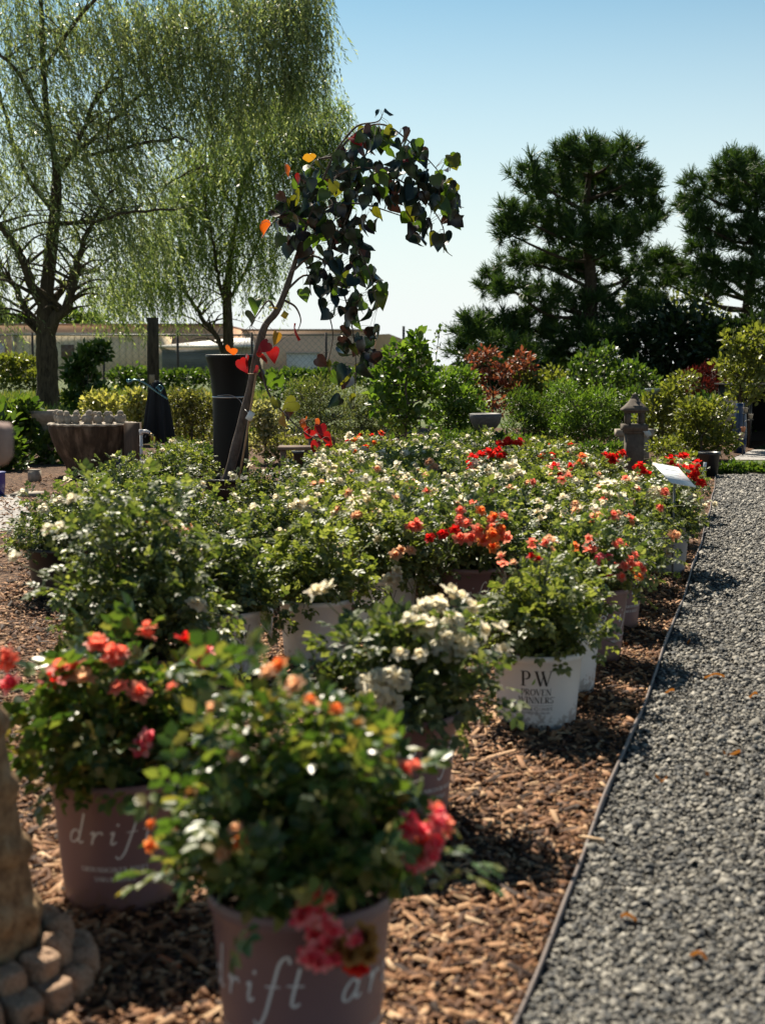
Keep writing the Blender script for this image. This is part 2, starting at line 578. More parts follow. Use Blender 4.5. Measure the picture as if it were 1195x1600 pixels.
# ------------------------------------------------------------------ print on pots
def strip(V, F, pts, ws):
    """flat stroke in (u,v) with widths"""
    P = np.array(pts, float)
    d = np.gradient(P, axis=0); d = d / (np.linalg.norm(d, axis=1)[:, None] + 1e-9)
    nn = np.stack([-d[:, 1], d[:, 0]], -1) * (np.array(ws)[:, None] / 2)
    b = len(V)
    for a_, c_ in zip(P + nn, P - nn):
        V.append(tuple(a_)); V.append(tuple(c_))
    for i in range(len(P) - 1):
        F.append((b + 2 * i, b + 2 * i + 1, b + 2 * i + 3, b + 2 * i + 2))


def line(a, b, w0, w1=None, n=4):
    w1 = w0 if w1 is None else w1
    return [(a[0] + (b[0] - a[0]) * i / n, a[1] + (b[1] - a[1]) * i / n) for i in range(n + 1)], [w0 + (w1 - w0) * i / n for i in range(n + 1)]


def arc(c, rx, ry, a0, a1, thin, thick, n=12):
    p, w = [], []
    for i in range(n + 1):
        t = math.radians(a0 + (a1 - a0) * i / n)
        p.append((c[0] + rx * math.cos(t), c[1] + ry * math.sin(t)))
        w.append(thin + (thick - thin) * abs(math.cos(t)))
    return p, w


def serif_glyph(ch):
    K, T, S_ = .15, .05, .045
    sf = lambda x, y, w=.2: line((x - w / 2, y), (x + w / 2, y), S_, n=1)
    g = {
        'P': ([line((.17, 0), (.17, 1), K), sf(.17, .02, .34), sf(.12, .98, .24), line((.17, .98), (.36, .98), S_), line((.17, .46), (.36, .46), S_), arc((.36, .72), .24, .26, -90, 90, S_, .14)], .66),
        'W': ([line((.04, 1), (.34, 0), K), line((.34, 0), (.55, .85), T), line((.44, 1), (.74, 0), K), line((.74, 0), (1.02, 1), T), sf(.06, .98, .26), sf(.48, .98, .24), sf(1.02, .98, .22)], 1.12),
        'R': ([line((.17, 0), (.17, 1), K), sf(.17, .02, .34), sf(.12, .98, .24), line((.17, .98), (.34, .98), S_), line((.17, .50), (.34, .50), S_), arc((.34, .74), .22, .24, -90, 90, S_, .13), line((.33, .5), (.66, 0), .14), sf(.68, .02, .14)], .76),
        'O': ([arc((.42, .5), .34, .48, 0, 360, S_, .15, 24)], .86),
        'V': ([line((.06, 1), (.40, 0), K), line((.40, 0), (.72, 1), T), sf(.08, .98, .26), sf(.72, .98, .22)], .80),
        'E': ([line((.17, 0), (.17, 1), K), sf(.17, .02, .34), line((.1, .98), (.56, .98), S_), line((.17, .52), (.46, .52), S_), line((.1, .02), (.60, .02), S_), line((.56, .98), (.56, .80), S_), line((.60, .02), (.60, .22), S_)], .68),
        'N': ([line((.14, 0), (.14, 1), T), line((.14, 1), (.70, 0), K), line((.70, 0), (.70, 1), T), sf(.14, .02, .24), sf(.08, .98, .2), sf(.70, .98, .24)], .86),
        'I': ([line((.17, 0), (.17, 1), K), sf(.17, .02, .34), sf(.17, .98, .34)], .38),
        'S': ([arc((.30, .74), .20, .24, 20, 250, S_, .12, 10), arc((.30, .26), .21, .25, 70, -160, S_, .13, 10)], .60),
        "'": ([line((.08, 1), (.06, .75), .09, .03, 2)], .16),
        'C': ([arc((.42, .5), .34, .48, 40, 320, S_, .15, 18)], .78),
        'L': ([line((.17, 0), (.17, 1), K), sf(.17, .02, .34), sf(.17, .98, .34), line((.1, .02), (.58, .02), S_), line((.58, .02), (.58, .24), S_)], .64),
        'H': ([line((.17, 0), (.17, 1), K), line((.66, 0), (.66, 1), K), line((.17, .5), (.66, .5), S_)], .86),
        'F': ([line((.17, 0), (.17, 1), K), line((.1, .98), (.56, .98), S_), line((.17, .5), (.46, .5), S_)], .62),
        'G': ([arc((.42, .5), .34, .48, 40, 330, S_, .15, 18), line((.70, .0), (.70, .42), .12)], .84),
        'U': ([line((.14, 1), (.14, .35), .13), line((.66, 1), (.66, .35), .06), arc((.40, .36), .26, .34, 180, 360, S_, .12, 10)], .82),
        'D': ([line((.17, 0), (.17, 1), K), line((.17, .98), (.34, .98), S_), line((.17, .02), (.34, .02), S_), arc((.34, .5), .36, .48, -90, 90, S_, .15, 12)], .80),
        'B': ([line((.17, 0), (.17, 1), K), arc((.34, .75), .20, .23, -90, 90, S_, .13), arc((.34, .27), .24, .25, -90, 90, S_, .14)], .66),
        '&': ([arc((.32, .76), .15, .2, 0, 360, .05, .08, 12), arc((.28, .24), .22, .22, 60, 330, .05, .10, 12), line((.22, .66), (.66, 0), .09)], .72),
        ' ': ([], .4),
    }
    return g[ch]


def serif_text(txt, h, u0, v0, track=.06, bold=1.0, squash=1.0):
    V, F = [], []
    width = sum(serif_glyph(c)[1] + track for c in txt) * h * squash
    u = u0 - width / 2
    for c in txt:
        st, adv = serif_glyph(c)
        for p, w in st:
            strip(V, F, [(u + x * h * squash, v0 + y * h) for x, y in p], [q * h * bold for q in w])
        u += (adv + track) * h * squash
    return V, F


def script_text(h, u0, v0):
    """the flowing word drift"""
    V, F = [], []
    sl = .28
    def S(pts, ws, dx):
        strip(V, F, [(u0 + (x + dx + y * sl) * h, v0 + y * h) for x, y in pts], [w * h for w in ws])
    def C(pts, dx, w=.045, wmax=.085):
        q = spline([(x, y, 0) for x, y in pts], 5)
        d = np.gradient(q[:, :2], axis=0); dn = np.abs(d[:, 1]) / (np.linalg.norm(d, axis=1) + 1e-9)
        S([(a, b) for a, b in q[:, :2]], list(w + (wmax - w) * dn), dx)
    C([(.42, .38), (.22, .50), (.04, .30), (.06, .06), (.24, .02), (.42, .22)], 0)
    C([(.44, 1.15), (.44, .6), (.42, .15), (.50, .02), (.62, .10)], 0)
    C([(.0, .38), (.10, .48), (.12, .25), (.12, .0)], .86)
    C([(.12, .22), (.22, .42), (.36, .48), (.42, .38)], .86)
    C([(.02, .40), (.12, .48), (.12, .15), (.18, .02), (.30, .12)], 1.55)
    C([(.16, .72), (.20, .76), (.16, .78)], 1.55, .07, .09)
    C([(.52, 1.05), (.42, 1.22), (.26, 1.05), (.22, .5), (.16, -.25), (.02, -.52), (-.14, -.42)], 2.10)
    C([(.02, .46), (.40, .48)], 2.10, .04, .05)
    C([(.12, .95), (.12, .2), (.20, .02), (.34, .10)], 2.78)
    C([(-.10, .52), (.34, .52)], 2.78, .04, .05)
    return V, F


def wrap(VF, R, ang0, off=.0012):
    """(u,v) print wrapped on a pot whose radius at height v is R(v)"""
    V, F = VF
    V = np.array(V)
    r = R(V[:, 1]) + off
    rm = R(np.array([V[:, 1].mean()]))[0]
    th = ang0 + V[:, 0] / rm
    return np.stack([r * np.cos(th), r * np.sin(th), V[:, 1]], -1), F


POT = {}


def pot_parts(kind):
    if kind in POT: return POT[kind]
    out = []
    if kind == 'pink':
        rb, rt, h, mat = .112, .138, .275, M['pot_pink']
    elif kind == 'white':
        rb, rt, h, mat = .118, .137, .232, M['pot_white']
    elif kind == 'grey':
        rb, rt, h, mat = .112, .136, .25, M['pot_grey']
    else:
        rb, rt, h, mat = .12, .15, .25, M['pot_black']
    R = lambda z: rb + (rt - rb) * np.asarray(z) / h
    prof = [(rb - .006, .0), (rb, .004), (R(.03), .03), (R(h * .45), h * .45), (R(h - .026), h - .026), (rt + .002, h - .022), (rt + .005, h - .016), (rt + .006, h), (rt + .001, h + .001), (rt - .004, h - .01), (R(h - .05) - .005, h - .05), (R(.04) - .006, .03), (.001, .028)]
    def notch(Rr, Z, th, i):
        if kind != 'pink':
            k = (np.cos(th * 5 + .6) > .93) & (i < 2)
            Z = np.where(k, .024, Z)
        return Rr, Z
    mb = MB().lathe(prof, 60, bump=notch)
    out.append(('pot', mb.mesh('pot_' + kind, mat, True), []))
    s = MB().lathe([(rt - .006, h - .035), (rt * .6, h - .03), (.001, h - .026)], 24)
    out.append(('soil', s.mesh('soil', M['soil']), []))
    subs = out[0][2]
    for side in ((0, 1.85, 4.0) if kind == 'pink' else (0, math.pi)):
        a0 = side
        if kind == 'white':
            for nm, vf, mt in (
                ('letters', [serif_text('P', .046, -.028, .142, .02), serif_text('W', .046, .028, .142, .02)], M['ink']),
                ('letters', [serif_text('PROVEN', .0195, .004, .113, .03), serif_text("WINNERS'", .0195, .006, .0885, .03)], M['ink']),
                ('small_print', [serif_text('COLOR', .0095, -.026, .066, .02, 1.7), serif_text('CHOICE', .0095, .034, .066, .02, .8), serif_text('FLOWERING SHRUBS', .0065, .004, .055, .10, 1.0)], M['ink_grey'])):
                mb = MB()
                for q in vf:
                    V, F = wrap(q, R, a0); mb.add(V, F)
                if nm == 'small_print':
                    for vv in (.088, .0795):
                        pass
                    for vv, uu in ((.081, .036),):
                        V, F = [], []; strip(V, F, [(-.046 + .100 * i / 12, vv) for i in range(13)], [.0010] * 13)
                        V, F = wrap((V, F), R, a0); mb.add(V, F)
                    V, F = [], []
                    for a_ in (0, 120, 240):
                        b0 = (-.062, .072)
                        p0 = (b0[0] + .010 * math.cos(math.radians(90 + a_)), b0[1] + .012 * math.sin(math.radians(90 + a_)))
                        p1 = (b0[0] + .010 * math.cos(math.radians(200 + a_)), b0[1] + .012 * math.sin(math.radians(200 + a_)))
                        strip(V, F, [p0, ((p0[0] + p1[0]) / 2, (p0[1] + p1[1]) / 2), p1], [.0022, .0028, .0022])
                    strip(V, F, [(-.073 + .0055 * i, .058) for i in range(5)], [.0022] * 5)
                    q, w = arc((.0045, .0715), .0050, .0050, 20, 340, .0012, .0022, 12); strip(V, F, q, w)
                    # ribbed row of drain marks
                    for k in range(6):
                        strip(V, F, [(-.045 + k * .0165, .020), (-.043 + k * .0165, .013)], [.006, .003])
                    V, F = wrap((V, F), R, a0); mb.add(V, F)
                subs.append((nm, mb.mesh(nm, mt)))
            # the leaf between the letters
            V, F = [], []
            strip(V, F, [(-.009, .145), (-.005, .150), (-.001, .157), (.001, .165)], [.001, .006, .005, .001])
            V, F = wrap((V, F), R, a0, .0016)
            subs.append(('leaf_emblem', MB().add(V, F).mesh('leaf_emblem', M['ink_green'])))
        elif kind == 'pink':
            V, F = script_text(.056, -.100, .155)
            V, F = wrap((V, F), R, a0)
            subs.append(('letters', MB().add(V, F).mesh('letters', M['ink_white'])))
            mb = MB()
            for q in (serif_text('GROUNDCOVER ROSES', .0100, 0, .098, .06, 1.4), serif_text('SHRUB ROSES', .0095, 0, .078, .10, 1.4)):
                V, F = wrap(q, R, a0); mb.add(V, F)
            subs.append(('small_print', mb.mesh('small_print', M['ink_white'])))
    POT[kind] = out
    return out


POT_H = {'pink': .275, 'white': .232, 'grey': .25, 'black': .25}

# ------------------------------------------------------------------ roses
def bloom_mesh(name, mat, seed, open_=1.0):
    r = random.Random(seed)
    mb = MB()
    for ring, (n, rad, lift, ln) in enumerate(((6, .04, .25, .50), (5, .05, .70, .42), (5, .05, 1.05, .33), (3, .02, 1.35, .24))):
        for k in range(n):
            a = 2 * math.pi * k / n + ring * .5 + r.uniform(-.2, .2)
            el = lift * open_ + r.uniform(-.15, .15)
            ca, sa = math.cos(a), math.sin(a)
            V = []
            for i in range(4):
                t = i / 3
                e2 = el + .5 * t * (1 if ring else -.3)
                rr = rad + ln * t * math.cos(min(1.5, e2))
                zz = ln * t * math.sin(min(1.5, e2)) - .02 * ring + .04
                wd = (.12, .34, .42, .20)[i] * (.95 - .14 * ring)
                for s_ in (-1, 0, 1):
                    rx = rr - abs(s_) * .05
                    V.append((rx * ca - s_ * wd / 2 * sa, rx * sa + s_ * wd / 2 * ca, zz + abs(s_) * .05 + r.uniform(-.015, .015)))
            F = []
            for i in range(3):
                for j in range(2):
                    b = i * 3 + j
                    F.append((b, b + 1, b + 4, b + 3))
            mb.add(V, F)
    return mb.mesh(name, mat, True)


BLOOMS = {k: [bloom_mesh('rose_bloom_' + k, PET[k], i * 7 + 1, (.9, 1.15, .6)[i]) for i in range(3)] for k in PET}


def rose_plant(seed, rx, rz, ncane=34, ncomp=20, lsize=.075, mat='rose_leaf', wild=.10, low=1.75):
    """meshes (stems, foliage) and cane tips, local to the soil surface"""
    r = np.random.RandomState(seed)
    stems = MB()
    P, D, Nn, tips = [], [], [], []
    for i in range(ncane):
        az = i * 2.39996 + r.uniform(-.3, .3)
        po = (i + .5) / ncane
        pol = math.acos(1 - po * (1 - math.cos(low)))
        u = r.uniform(.80, 1.0 + wild) if r.rand() > .12 else r.uniform(1.05, 1.1 + wild * 1.6)
        end = np.array([rx * u * math.sin(pol) * math.cos(az), rx * u * math.sin(pol) * math.sin(az), rz * u * math.cos(pol)])
        if end[2] < .02: end[2] = r.uniform(-.09, .05)
        base = np.array([r.uniform(-.035, .035), r.uniform(-.035, .035), -.02])
        ctl = np.array([end[0] * .35, end[1] * .35, max(end[2] * .75, rz * .35) + .03])
        t = np.linspace(0, 1, 7)[:, None]
        c = (1 - t) ** 2 * base + 2 * t * (1 - t) * ctl + t * t * end
        stems.tube(c, np.linspace(.0032, .0014, 7), 4, False)
        tips.append(end)
        tt = r.uniform(.22, 1.0, ncomp) ** .8
        tt = tt[:, None]
        pp = (1 - tt) ** 2 * base + 2 * tt * (1 - tt) * ctl + tt * tt * end
        tan = 2 * (1 - tt) * (ctl - base) + 2 * tt * (end - ctl)
        side = unit(r.normal(0, 1, (ncomp, 3)))
        P.append(pp + side * r.uniform(0, .03, (ncomp, 1)))
        D.append(unit(unit(tan) * .45 + side * 1.0 + np.array([0, 0, .18])))
        Nn.append(unit(np.array([0, 0, 1.0]) + r.normal(0, .55, (ncomp, 3)) + unit(pp) * .4))
    P, D, Nn = map(np.vstack, (P, D, Nn))
    S = lsize * r.uniform(.6, 1.2, len(P))
    V, F = scatter(CV, CF, frames(D, Nn), S, P)
    return stems.mesh('stems', M['cane']), np_mesh('foliage', V, F, M[mat]), tips


BUSHES = []


def bush(px, yb, pot, plant, label, group=None, bloom=None, nb=0, rz=0.0, bsize=.045, pos=None, scale=1.0, cat='rose bush', face=0.0, z=0.0, seed=0, potz=1.0):
    p = pos if pos is not None else G(px, yb)
    root = thing('potted_rose', label, cat, (p[0], p[1], z), group)
    r = random.Random(seed * 31 + int(p[0] * 100) + int(p[1] * 100))
    if pot:
        a_cam = math.atan2(-p[1], -p[0])
        lean = (r.uniform(-.02, .02), r.uniform(-.02, .02))
        for nm, me, subs in pot_parts(pot):
            o = put(nm, me, root)
            o.rotation_euler = (0, 0, a_cam + face)
            o.scale = (1, 1, potz)
            if p[1] < 9:
                for sn, sm in subs:
                    put(sn, sm, o)
    h = (POT_H[pot] * potz if pot else 0) - .03
    stems, fol, tips = plant
    for nm, me in (('stems', stems), ('foliage', fol)):
        o = put(nm, me, root, (0, 0, h))
        o.rotation_euler = (0, 0, rz)
        o.scale = (scale,) * 3
    tp = []
    cr, sr = math.cos(rz), math.sin(rz)
    for t in tips:
        tp.append(Vector(((t[0] * cr - t[1] * sr) * scale, (t[0] * sr + t[1] * cr) * scale, t[2] * scale + h)))
    b = dict(root=root, pos=Vector((p[0], p[1], z)), tips=tp, h=h, bs=bsize, n=0, r=r)
    BUSHES.append(b)
    if bloom and nb:
        cand = [t for t in tp if t.z > h + .05]
        cand.sort(key=lambda t: -(t.z + r.uniform(0, .12) - t.y * .35))
        for t in cand[:nb]:
            for q in range(r.choice((1, 1, 2, 3))):
                add_bloom(b, t + Vector((r.uniform(-.03, .03), r.uniform(-.03, .03), r.uniform(-.005, .02))) * (1 if q else .2), bloom if isinstance(bloom, str) else r.choice(bloom))
    return b


def add_bloom(b, loc, col, size=None):
    r = b['r']
    o = put('rose_bloom', r.choice(BLOOMS[col]), b['root'], loc)
    s_ = (size or b['bs']) * r.uniform(.8, 1.2)
    o.scale = (s_, s_, s_ * r.uniform(.85, 1.1))
    c = Vector((0, 0, b['h'] + .08))
    d = (Vector(loc) - c).normalized() + Vector((r.uniform(-.4, .4), r.uniform(-.4, .4) - .25, .55))
    e_ = d.to_track_quat('Z', 'Y').to_euler()
    e_.rotate_axis('Z', r.uniform(0, 6.28)); e_.rotate_axis('X', r.gauss(0, .35))
    o.rotation_euler = e_
    b['n'] += 1


def cluster(b, px, py, n, col, spread=.03, size=None, dy=-.12):
    """n blooms on the near face of bush b round the point seen at px,py"""
    hs = sorted(math.hypot(t.x, t.y) for t in b['tips'])
    RX, RZ = hs[int(len(hs) * .8)], max(t.z for t in b['tips']) - b['h']
    best = None
    for i in range(90):
        d_ = -.55 + i * .01
        q_ = AT(px, py, b['pos'].y + d_) - b['pos']
        e_ = (q_.x ** 2 + q_.y ** 2) / RX ** 2 + (max(0, (q_.z - b['h'])) / RZ) ** 2
        if q_.z < b['h']: e_ += (b['h'] - q_.z) * 6
        if best is None or e_ < best[0]: best = (e_, d_)
        if e_ < 1.02: best = (0, d_); break
    c = AT(px, py, b['pos'].y + best[1]) - b['pos']
    r = b['r']
    for k in range(n):
        a = r.uniform(0, 6.28); q = spread * math.sqrt(r.uniform(.0, 1)) if n > 1 else 0
        add_bloom(b, c + Vector((q * math.cos(a), r.uniform(-.4, .4) * spread, q * math.sin(a) * .8)), col if isinstance(col, str) else r.choice(col), size)
    st = MB().tube(np.array([(0, 0, b['h'] + .02), tuple(c * .45 + Vector((0, 0, c.z * .35))), tuple(c - Vector((0, 0, .01)))]), [.003, .0022, .0015], 4, False)
    put('stem', st.mesh('stem', M['cane']), b['root'])


# --- the named front bushes
PA = rose_plant(1, .225, .31, 52, 19, .070, 'rose_leaf_front', .13, 1.42)
bA = bush(473, 1690, 'pink', PA, 'nearest rose bush in mauve pot, deep pink bloom clusters hanging over its rim', potz=1.15, face=-.62, bsize=.044)
PB = rose_plant(2, .25, .29, 44, 19, .078, 'rose_leaf_front', .06, 1.6)
bB = bush(190, 1402, 'pink', PB, 'coral-flowered rose bush in mauve pot beside the carved stone column', face=-.10, bsize=.045)
PC = rose_plant(3, .25, .29, 46, 20, .066, 'rose_leaf', .06, 1.7)
bC = bush(625, 1281, 'pink', PC, 'rose bush in mauve pot with a thick cluster of white blooms, behind the nearest pot', face=.75, bsize=.040)
PD = rose_plant(4, .235, .27, 46, 20, .058, 'rose_leaf_lime', .06, 1.48)
bD = bush(838, 1128, 'white', PD, 'rose bush in the front white pot printed with large PW letters', face=-.05, bsize=.025)
PE = rose_plant(5, .20, .27, 38, 18, .058, 'rose_leaf_lime', .05, 1.6)
bE = bush(872, 1078, 'white', PE, 'rose bush in the white lettered pot half hidden behind the front one', face=-.35, bsize=.025)
PF = rose_plant(6, .24, .28, 44, 20, .058, 'rose_leaf', .08, 1.6)
bF = bush(921, 1028, 'pink', PF, 'coral and orange flowered rose bush in mauve pot near the gravel', face=1.0, bsize=.042)
PG = rose_plant(7, .25, .27, 44, 20, .056, 'rose_leaf', .08, 1.7)
bG = bush(1035, 893, 'grey', PG, 'cream-flowered rose bush in grey pot under the tilted white sign', face=0, bsize=.05)
PJ = rose_plant(8, .29, .54, 76, 25, .060, 'rose_leaf', .04, 1.8)
bJ = bush(222, 1165, 'pink', PJ, 'large rounded rose bush with white blooms behind the coral-flowered one', face=2.2, bsize=.05)
PH = rose_plant(9, .24, .32, 50, 22, .060, 'rose_leaf', .05, 1.7)
bH = bush(350, 1050, 'white', PH, 'rose bush in white lettered pot with a picture tag, left of centre', face=.38, bsize=.045)
PI_ = rose_plant(10, .26, .32, 44, 22, .060, 'rose_leaf_lime', .06, 1.65)
bI = bush(494, 1028, 'white', PI_, 'rose bush in white pot with its lettering turned away to the left', face=1.15, bsize=.04)

# --- shared variants for the dense middle of the bed
VAR = [rose_plant(20 + i, (.30, .31, .30, .32, .29, .30)[i], (.27, .24, .30, .25, .28, .25)[i], 44, 18, .056, ('rose_leaf', 'rose_leaf', 'rose_leaf_lime', 'rose_leaf', 'rose_leaf', 'rose_leaf_lime')[i], .10, 1.65) for i in range(6)]
ORD = ['first', 'second', 'third', 'fourth', 'fifth', 'sixth', 'seventh', 'eighth', 'ninth', 'tenth', 'eleventh', 'twelfth', 'thirteenth', 'fourteenth', 'fifteenth', 'sixteenth']
bK1 = bush(735, 985, 'pink', VAR[0], 'rose bush with coral and red blooms on tall stalks behind the white-lettered pot', None, 'coral', 2, bsize=.05, scale=1.15)
bK2 = bush(600, 985, 'white', rose_plant(31, .28, .34, 48, 20, .06, 'rose_leaf_lime', .1, 1.65), 'lime green leafy rose bush with peach buds behind the thick white bloom cluster', None, 'peach', 3, bsize=.04)
GR = 'potted rose bushes set out close together in the mulch bed'
rg = random.Random(77)


def left_limit(d):
    return float(np.interp(d, [5, 6.2, 7.2, 8.6, 10, 11.5, 13.6], [430, 455, 400, 455, 470, 500, 480]))


row = 0
d = 5.95
grid = []
while d < 11.9:
    col = 0
    off = .20 if row > 2 else .28
    for k in range(12):
        x = edge_x(d) - .30 - off * 0 - k * .50 + rg.uniform(-.05, .05)
        y = d + rg.uniform(-.06, .06) + (.12 if k % 2 else 0)
        u, v = PX((x, y, .3))
        if u < left_limit(y): break
        if y > 10.6 and u > 900: col += 1; continue
        if math.hypot(x - bG['pos'].x, y - bG['pos'].y) < .40: col += 1; continue
        grid.append((row, col, x, y)); col += 1
    d += .56
    row += 1
for (rw, cl, x, y) in grid:
    vi = rg.randrange(6)
    u, v = PX((x, y, .5))
    colr = 'white'
    if y > 10.8: colr = rg.choice((['white'], ['white', 'cream'], ['red', 'orange'], ['white']))
    elif y > 8.5: colr = rg.choice((['white'], ['cream', 'white'], ['white']))
    elif u > 800 and y < 8: colr = ['coral', 'peach', 'cream']
    else: colr = rg.choice((['white', 'cream'], ['cream', 'peach']))
    cn = {'white': 'white', 'cream': 'cream', 'red': 'red', 'coral': 'coral'}[colr[0]]
    lab = f'{cn}-flowered rose bush, {ORD[rw]} row from the front of the dense bed, {ORD[cl]} from gravel'
    bush(0, 0, rg.choice(('pink', 'white', 'pink')), VAR[vi], lab, GR, colr, rg.choice((2, 4, 5, 7)), rz=rg.uniform(0, 6.28), pos=(x, y, 0), scale=rg.uniform(.82, 1.16) * (.82 if y > 8.8 and u > 880 else 1.0), bsize=.048, face=rg.uniform(-1, 1))

# --- the loose bushes on the left side
extra = [
    (140, 905, 'black', 3, 1.15, 'low sprawling rose bush with white blooms at the pale path corner', 'white', 3),
    (255, 880, 'black', 1, 1.10, 'wide low rose bush between the stone urn and the large front bush', 'cream', 2),
    (95, 935, 'black', 0, .95, 'small white-flowered rose bush at the left mulch strip', 'white', 3),
    (288, 790, 'black', 2, 1.0, 'dark leafy rose bush left of the leaning redbud trunk', 'cream', 2),
    (255, 810, 'black', 3, 1.1, 'dark rose bush by the white standpipe', 'cream', 1),
    (425, 858, 'grey', 4, 1.0, 'rose bush with pale blooms in grey pot right of the redbud trunk', 'white', 6),
    (398, 940, 'black', 1, .80, 'shaded dark-leaved rose bush in front of the redbud pot', 'cream', 1),
    (455, 935, 'pink', 3, .95, 'dark rose bush above the white pot whose lettering faces left', 'cream', 2),
    (322, 930, 'black', 0, .85, 'rose bush in the gap between redbud pot and large front bush', 'white', 2),
    (185, 850, 'black', 4, 1.05, 'sprawling rose bush right in front of the stone urn', 'white', 2),
]
EX = []
for (px, yb, pot, vi, sc_, lab, colr, nb) in extra:
    EX.append(bush(px, yb, pot, VAR[vi], lab, None, colr, nb, rz=rg.uniform(0, 6.28), scale=sc_, bsize=.045))

# --- clusters seen in particular places
cluster(bA, 655, 1285, 16, ['pink', 'coral', 'pink'], .046, .036)
cluster(bA, 655, 1338, 4, ['pink'], .022, .036)
cluster(bA, 655, 1320, 2, ['faded'], .03, .034, -.05)
cluster(bA, 505, 1440, 9, ['pink', 'pink', 'coral'], .050, .032)
cluster(bA, 500, 1495, 7, ['pink'], .036, .030)
cluster(bA, 548, 1475, 5, ['faded'], .026, .040, -.19)
cluster(bA, 555, 1500, 2, ['red'], .012, .035, -.20)
cluster(bA, 488, 1408, 2, ['coral'], .02, .034)
cluster(bA, 635, 1190, 2, ['coral'], .02, .03)
cluster(bA, 430, 1060, 4, ['peach', 'orange'], .035, .032, .0)
cluster(bA, 385, 1325, 3, ['peach', 'orange'], .04, .026)
cluster(bA, 255, 1300, 3, ['orange', 'peach'], .03, .024)
cluster(bA, 510, 1095, 3, ['orange', 'peach'], .03, .026)
for (x, y, n, c_) in ((330, 1110, 1, 'peach'), (370, 1180, 1, 'peach'), (560, 1130, 1, 'faded'), (300, 1240, 1, 'faded'), (270, 1075, 1, 'coral')):
    cluster(bA, x, y, n, c_, .02, .026)
for (x, y, n, c_) in ((15, 1028, 3, 'coral'), (110, 1045, 4, 'coral'), (25, 1062, 3, 'pink'), (80, 1070, 1, 'red'), (215, 992, 2, 'coral'), (190, 1030, 3, 'coral'), (155, 1005, 2, 'coral'), (200, 1080, 2, 'coral'), (220, 1163, 2, 'pink'), (300, 1005, 2, 'red'), (318, 1022, 2, 'pink'), (130, 1062, 1, 'peach'), (310, 1045, 1, 'peach')):
    cluster(bB, x, y, n, c_, .022, .050)
for (x, y, n, c_) in ((670, 955, 6, 'white'), (700, 985, 7, 'white'), (655, 975, 5, 'white'), (712, 1010, 5, 'cream'), (683, 1005, 3, 'white'), (625, 1025, 1, 'cream'), (657, 1025, 1, 'cream'), (610, 1060, 3, 'white'), (630, 1065, 2, 'white'), (575, 1070, 2, 'white'), (595, 1100, 3, 'cream'), (500, 925, 2, 'cream'), (515, 918, 2, 'white'), (752, 985, 1, 'cream'), (780, 985, 1, 'white'), (785, 1018, 1, 'cream'), (735, 955, 2, 'cream'), (700, 935, 3, 'cream')):
    cluster(bC, x, y, n + (3 if n > 2 else 0), c_, .034 if n > 2 else .014, .050)
for (x, y, n, c_) in ((905, 855, 3, 'orange'), (920, 850, 4, 'coral'), (958, 852, 2, 'coral'), (940, 878, 4, 'pink'), (970, 882, 3, 'coral'), (985, 875, 4, 'coral'), (1000, 882, 3, 'coral'), (993, 898, 3, 'orange'), (925, 868, 2, 'coral'), (960, 905, 2, 'coral')):
    cluster(bF, x, y, n, c_, .030, .038, -.12)
for (x, y, n, c_) in ((828, 872, 2, 'red'), (845, 855, 4, 'coral'), (862, 852, 3, 'peach'), (800, 868, 2, 'peach'), (775, 880, 2, 'coral')):
    cluster(bD, x, y, n, c_, .035, .034, .12)
for (x, y, n, c_) in ((1015, 775, 6, 'cream'), (990, 772, 4, 'cream'), (1035, 772, 4, 'white'), (1105, 800, 4, 'cream'), (1090, 795, 2, 'cream'), (1055, 878, 2, 'white'), (1045, 862, 1, 'cream'), (1070, 785, 2, 'white')):
    cluster(bG, x, y, n, c_, .055, .05, -.10)
for (x, y, n, c_) in ((300, 940, 4, 'cream'), (85, 830, 4, 'white'), (25, 872, 1, 'white'), (115, 782, 1, 'cream')):
    cluster(bJ, x, y, n, c_, .028, .046, -.20)
for (x, y, n, c_) in ((258, 806, 5, 'white'), (275, 825, 4, 'cream'), (292, 838, 3, 'white'), (285, 857, 3, 'white'), (298, 828, 1, 'coral'), (230, 815, 1, 'coral'), (312, 862, 1, 'cream')):
    cluster(bH, x, y, n, c_, .026, .050, .10)


def grid_near(px, py, ytarget):
    best = None
    for b in BUSHES:
        if b['pos'].y < 5.0 or b is bF or b is bI: continue
        u, v = PX(b['pos'] + Vector((0, -.1, .52)))
        sc_ = abs(u - px) + 1.4 * abs(v - py)
        if best is None or sc_ < best[0]: best = (sc_, b)
    return best[1]


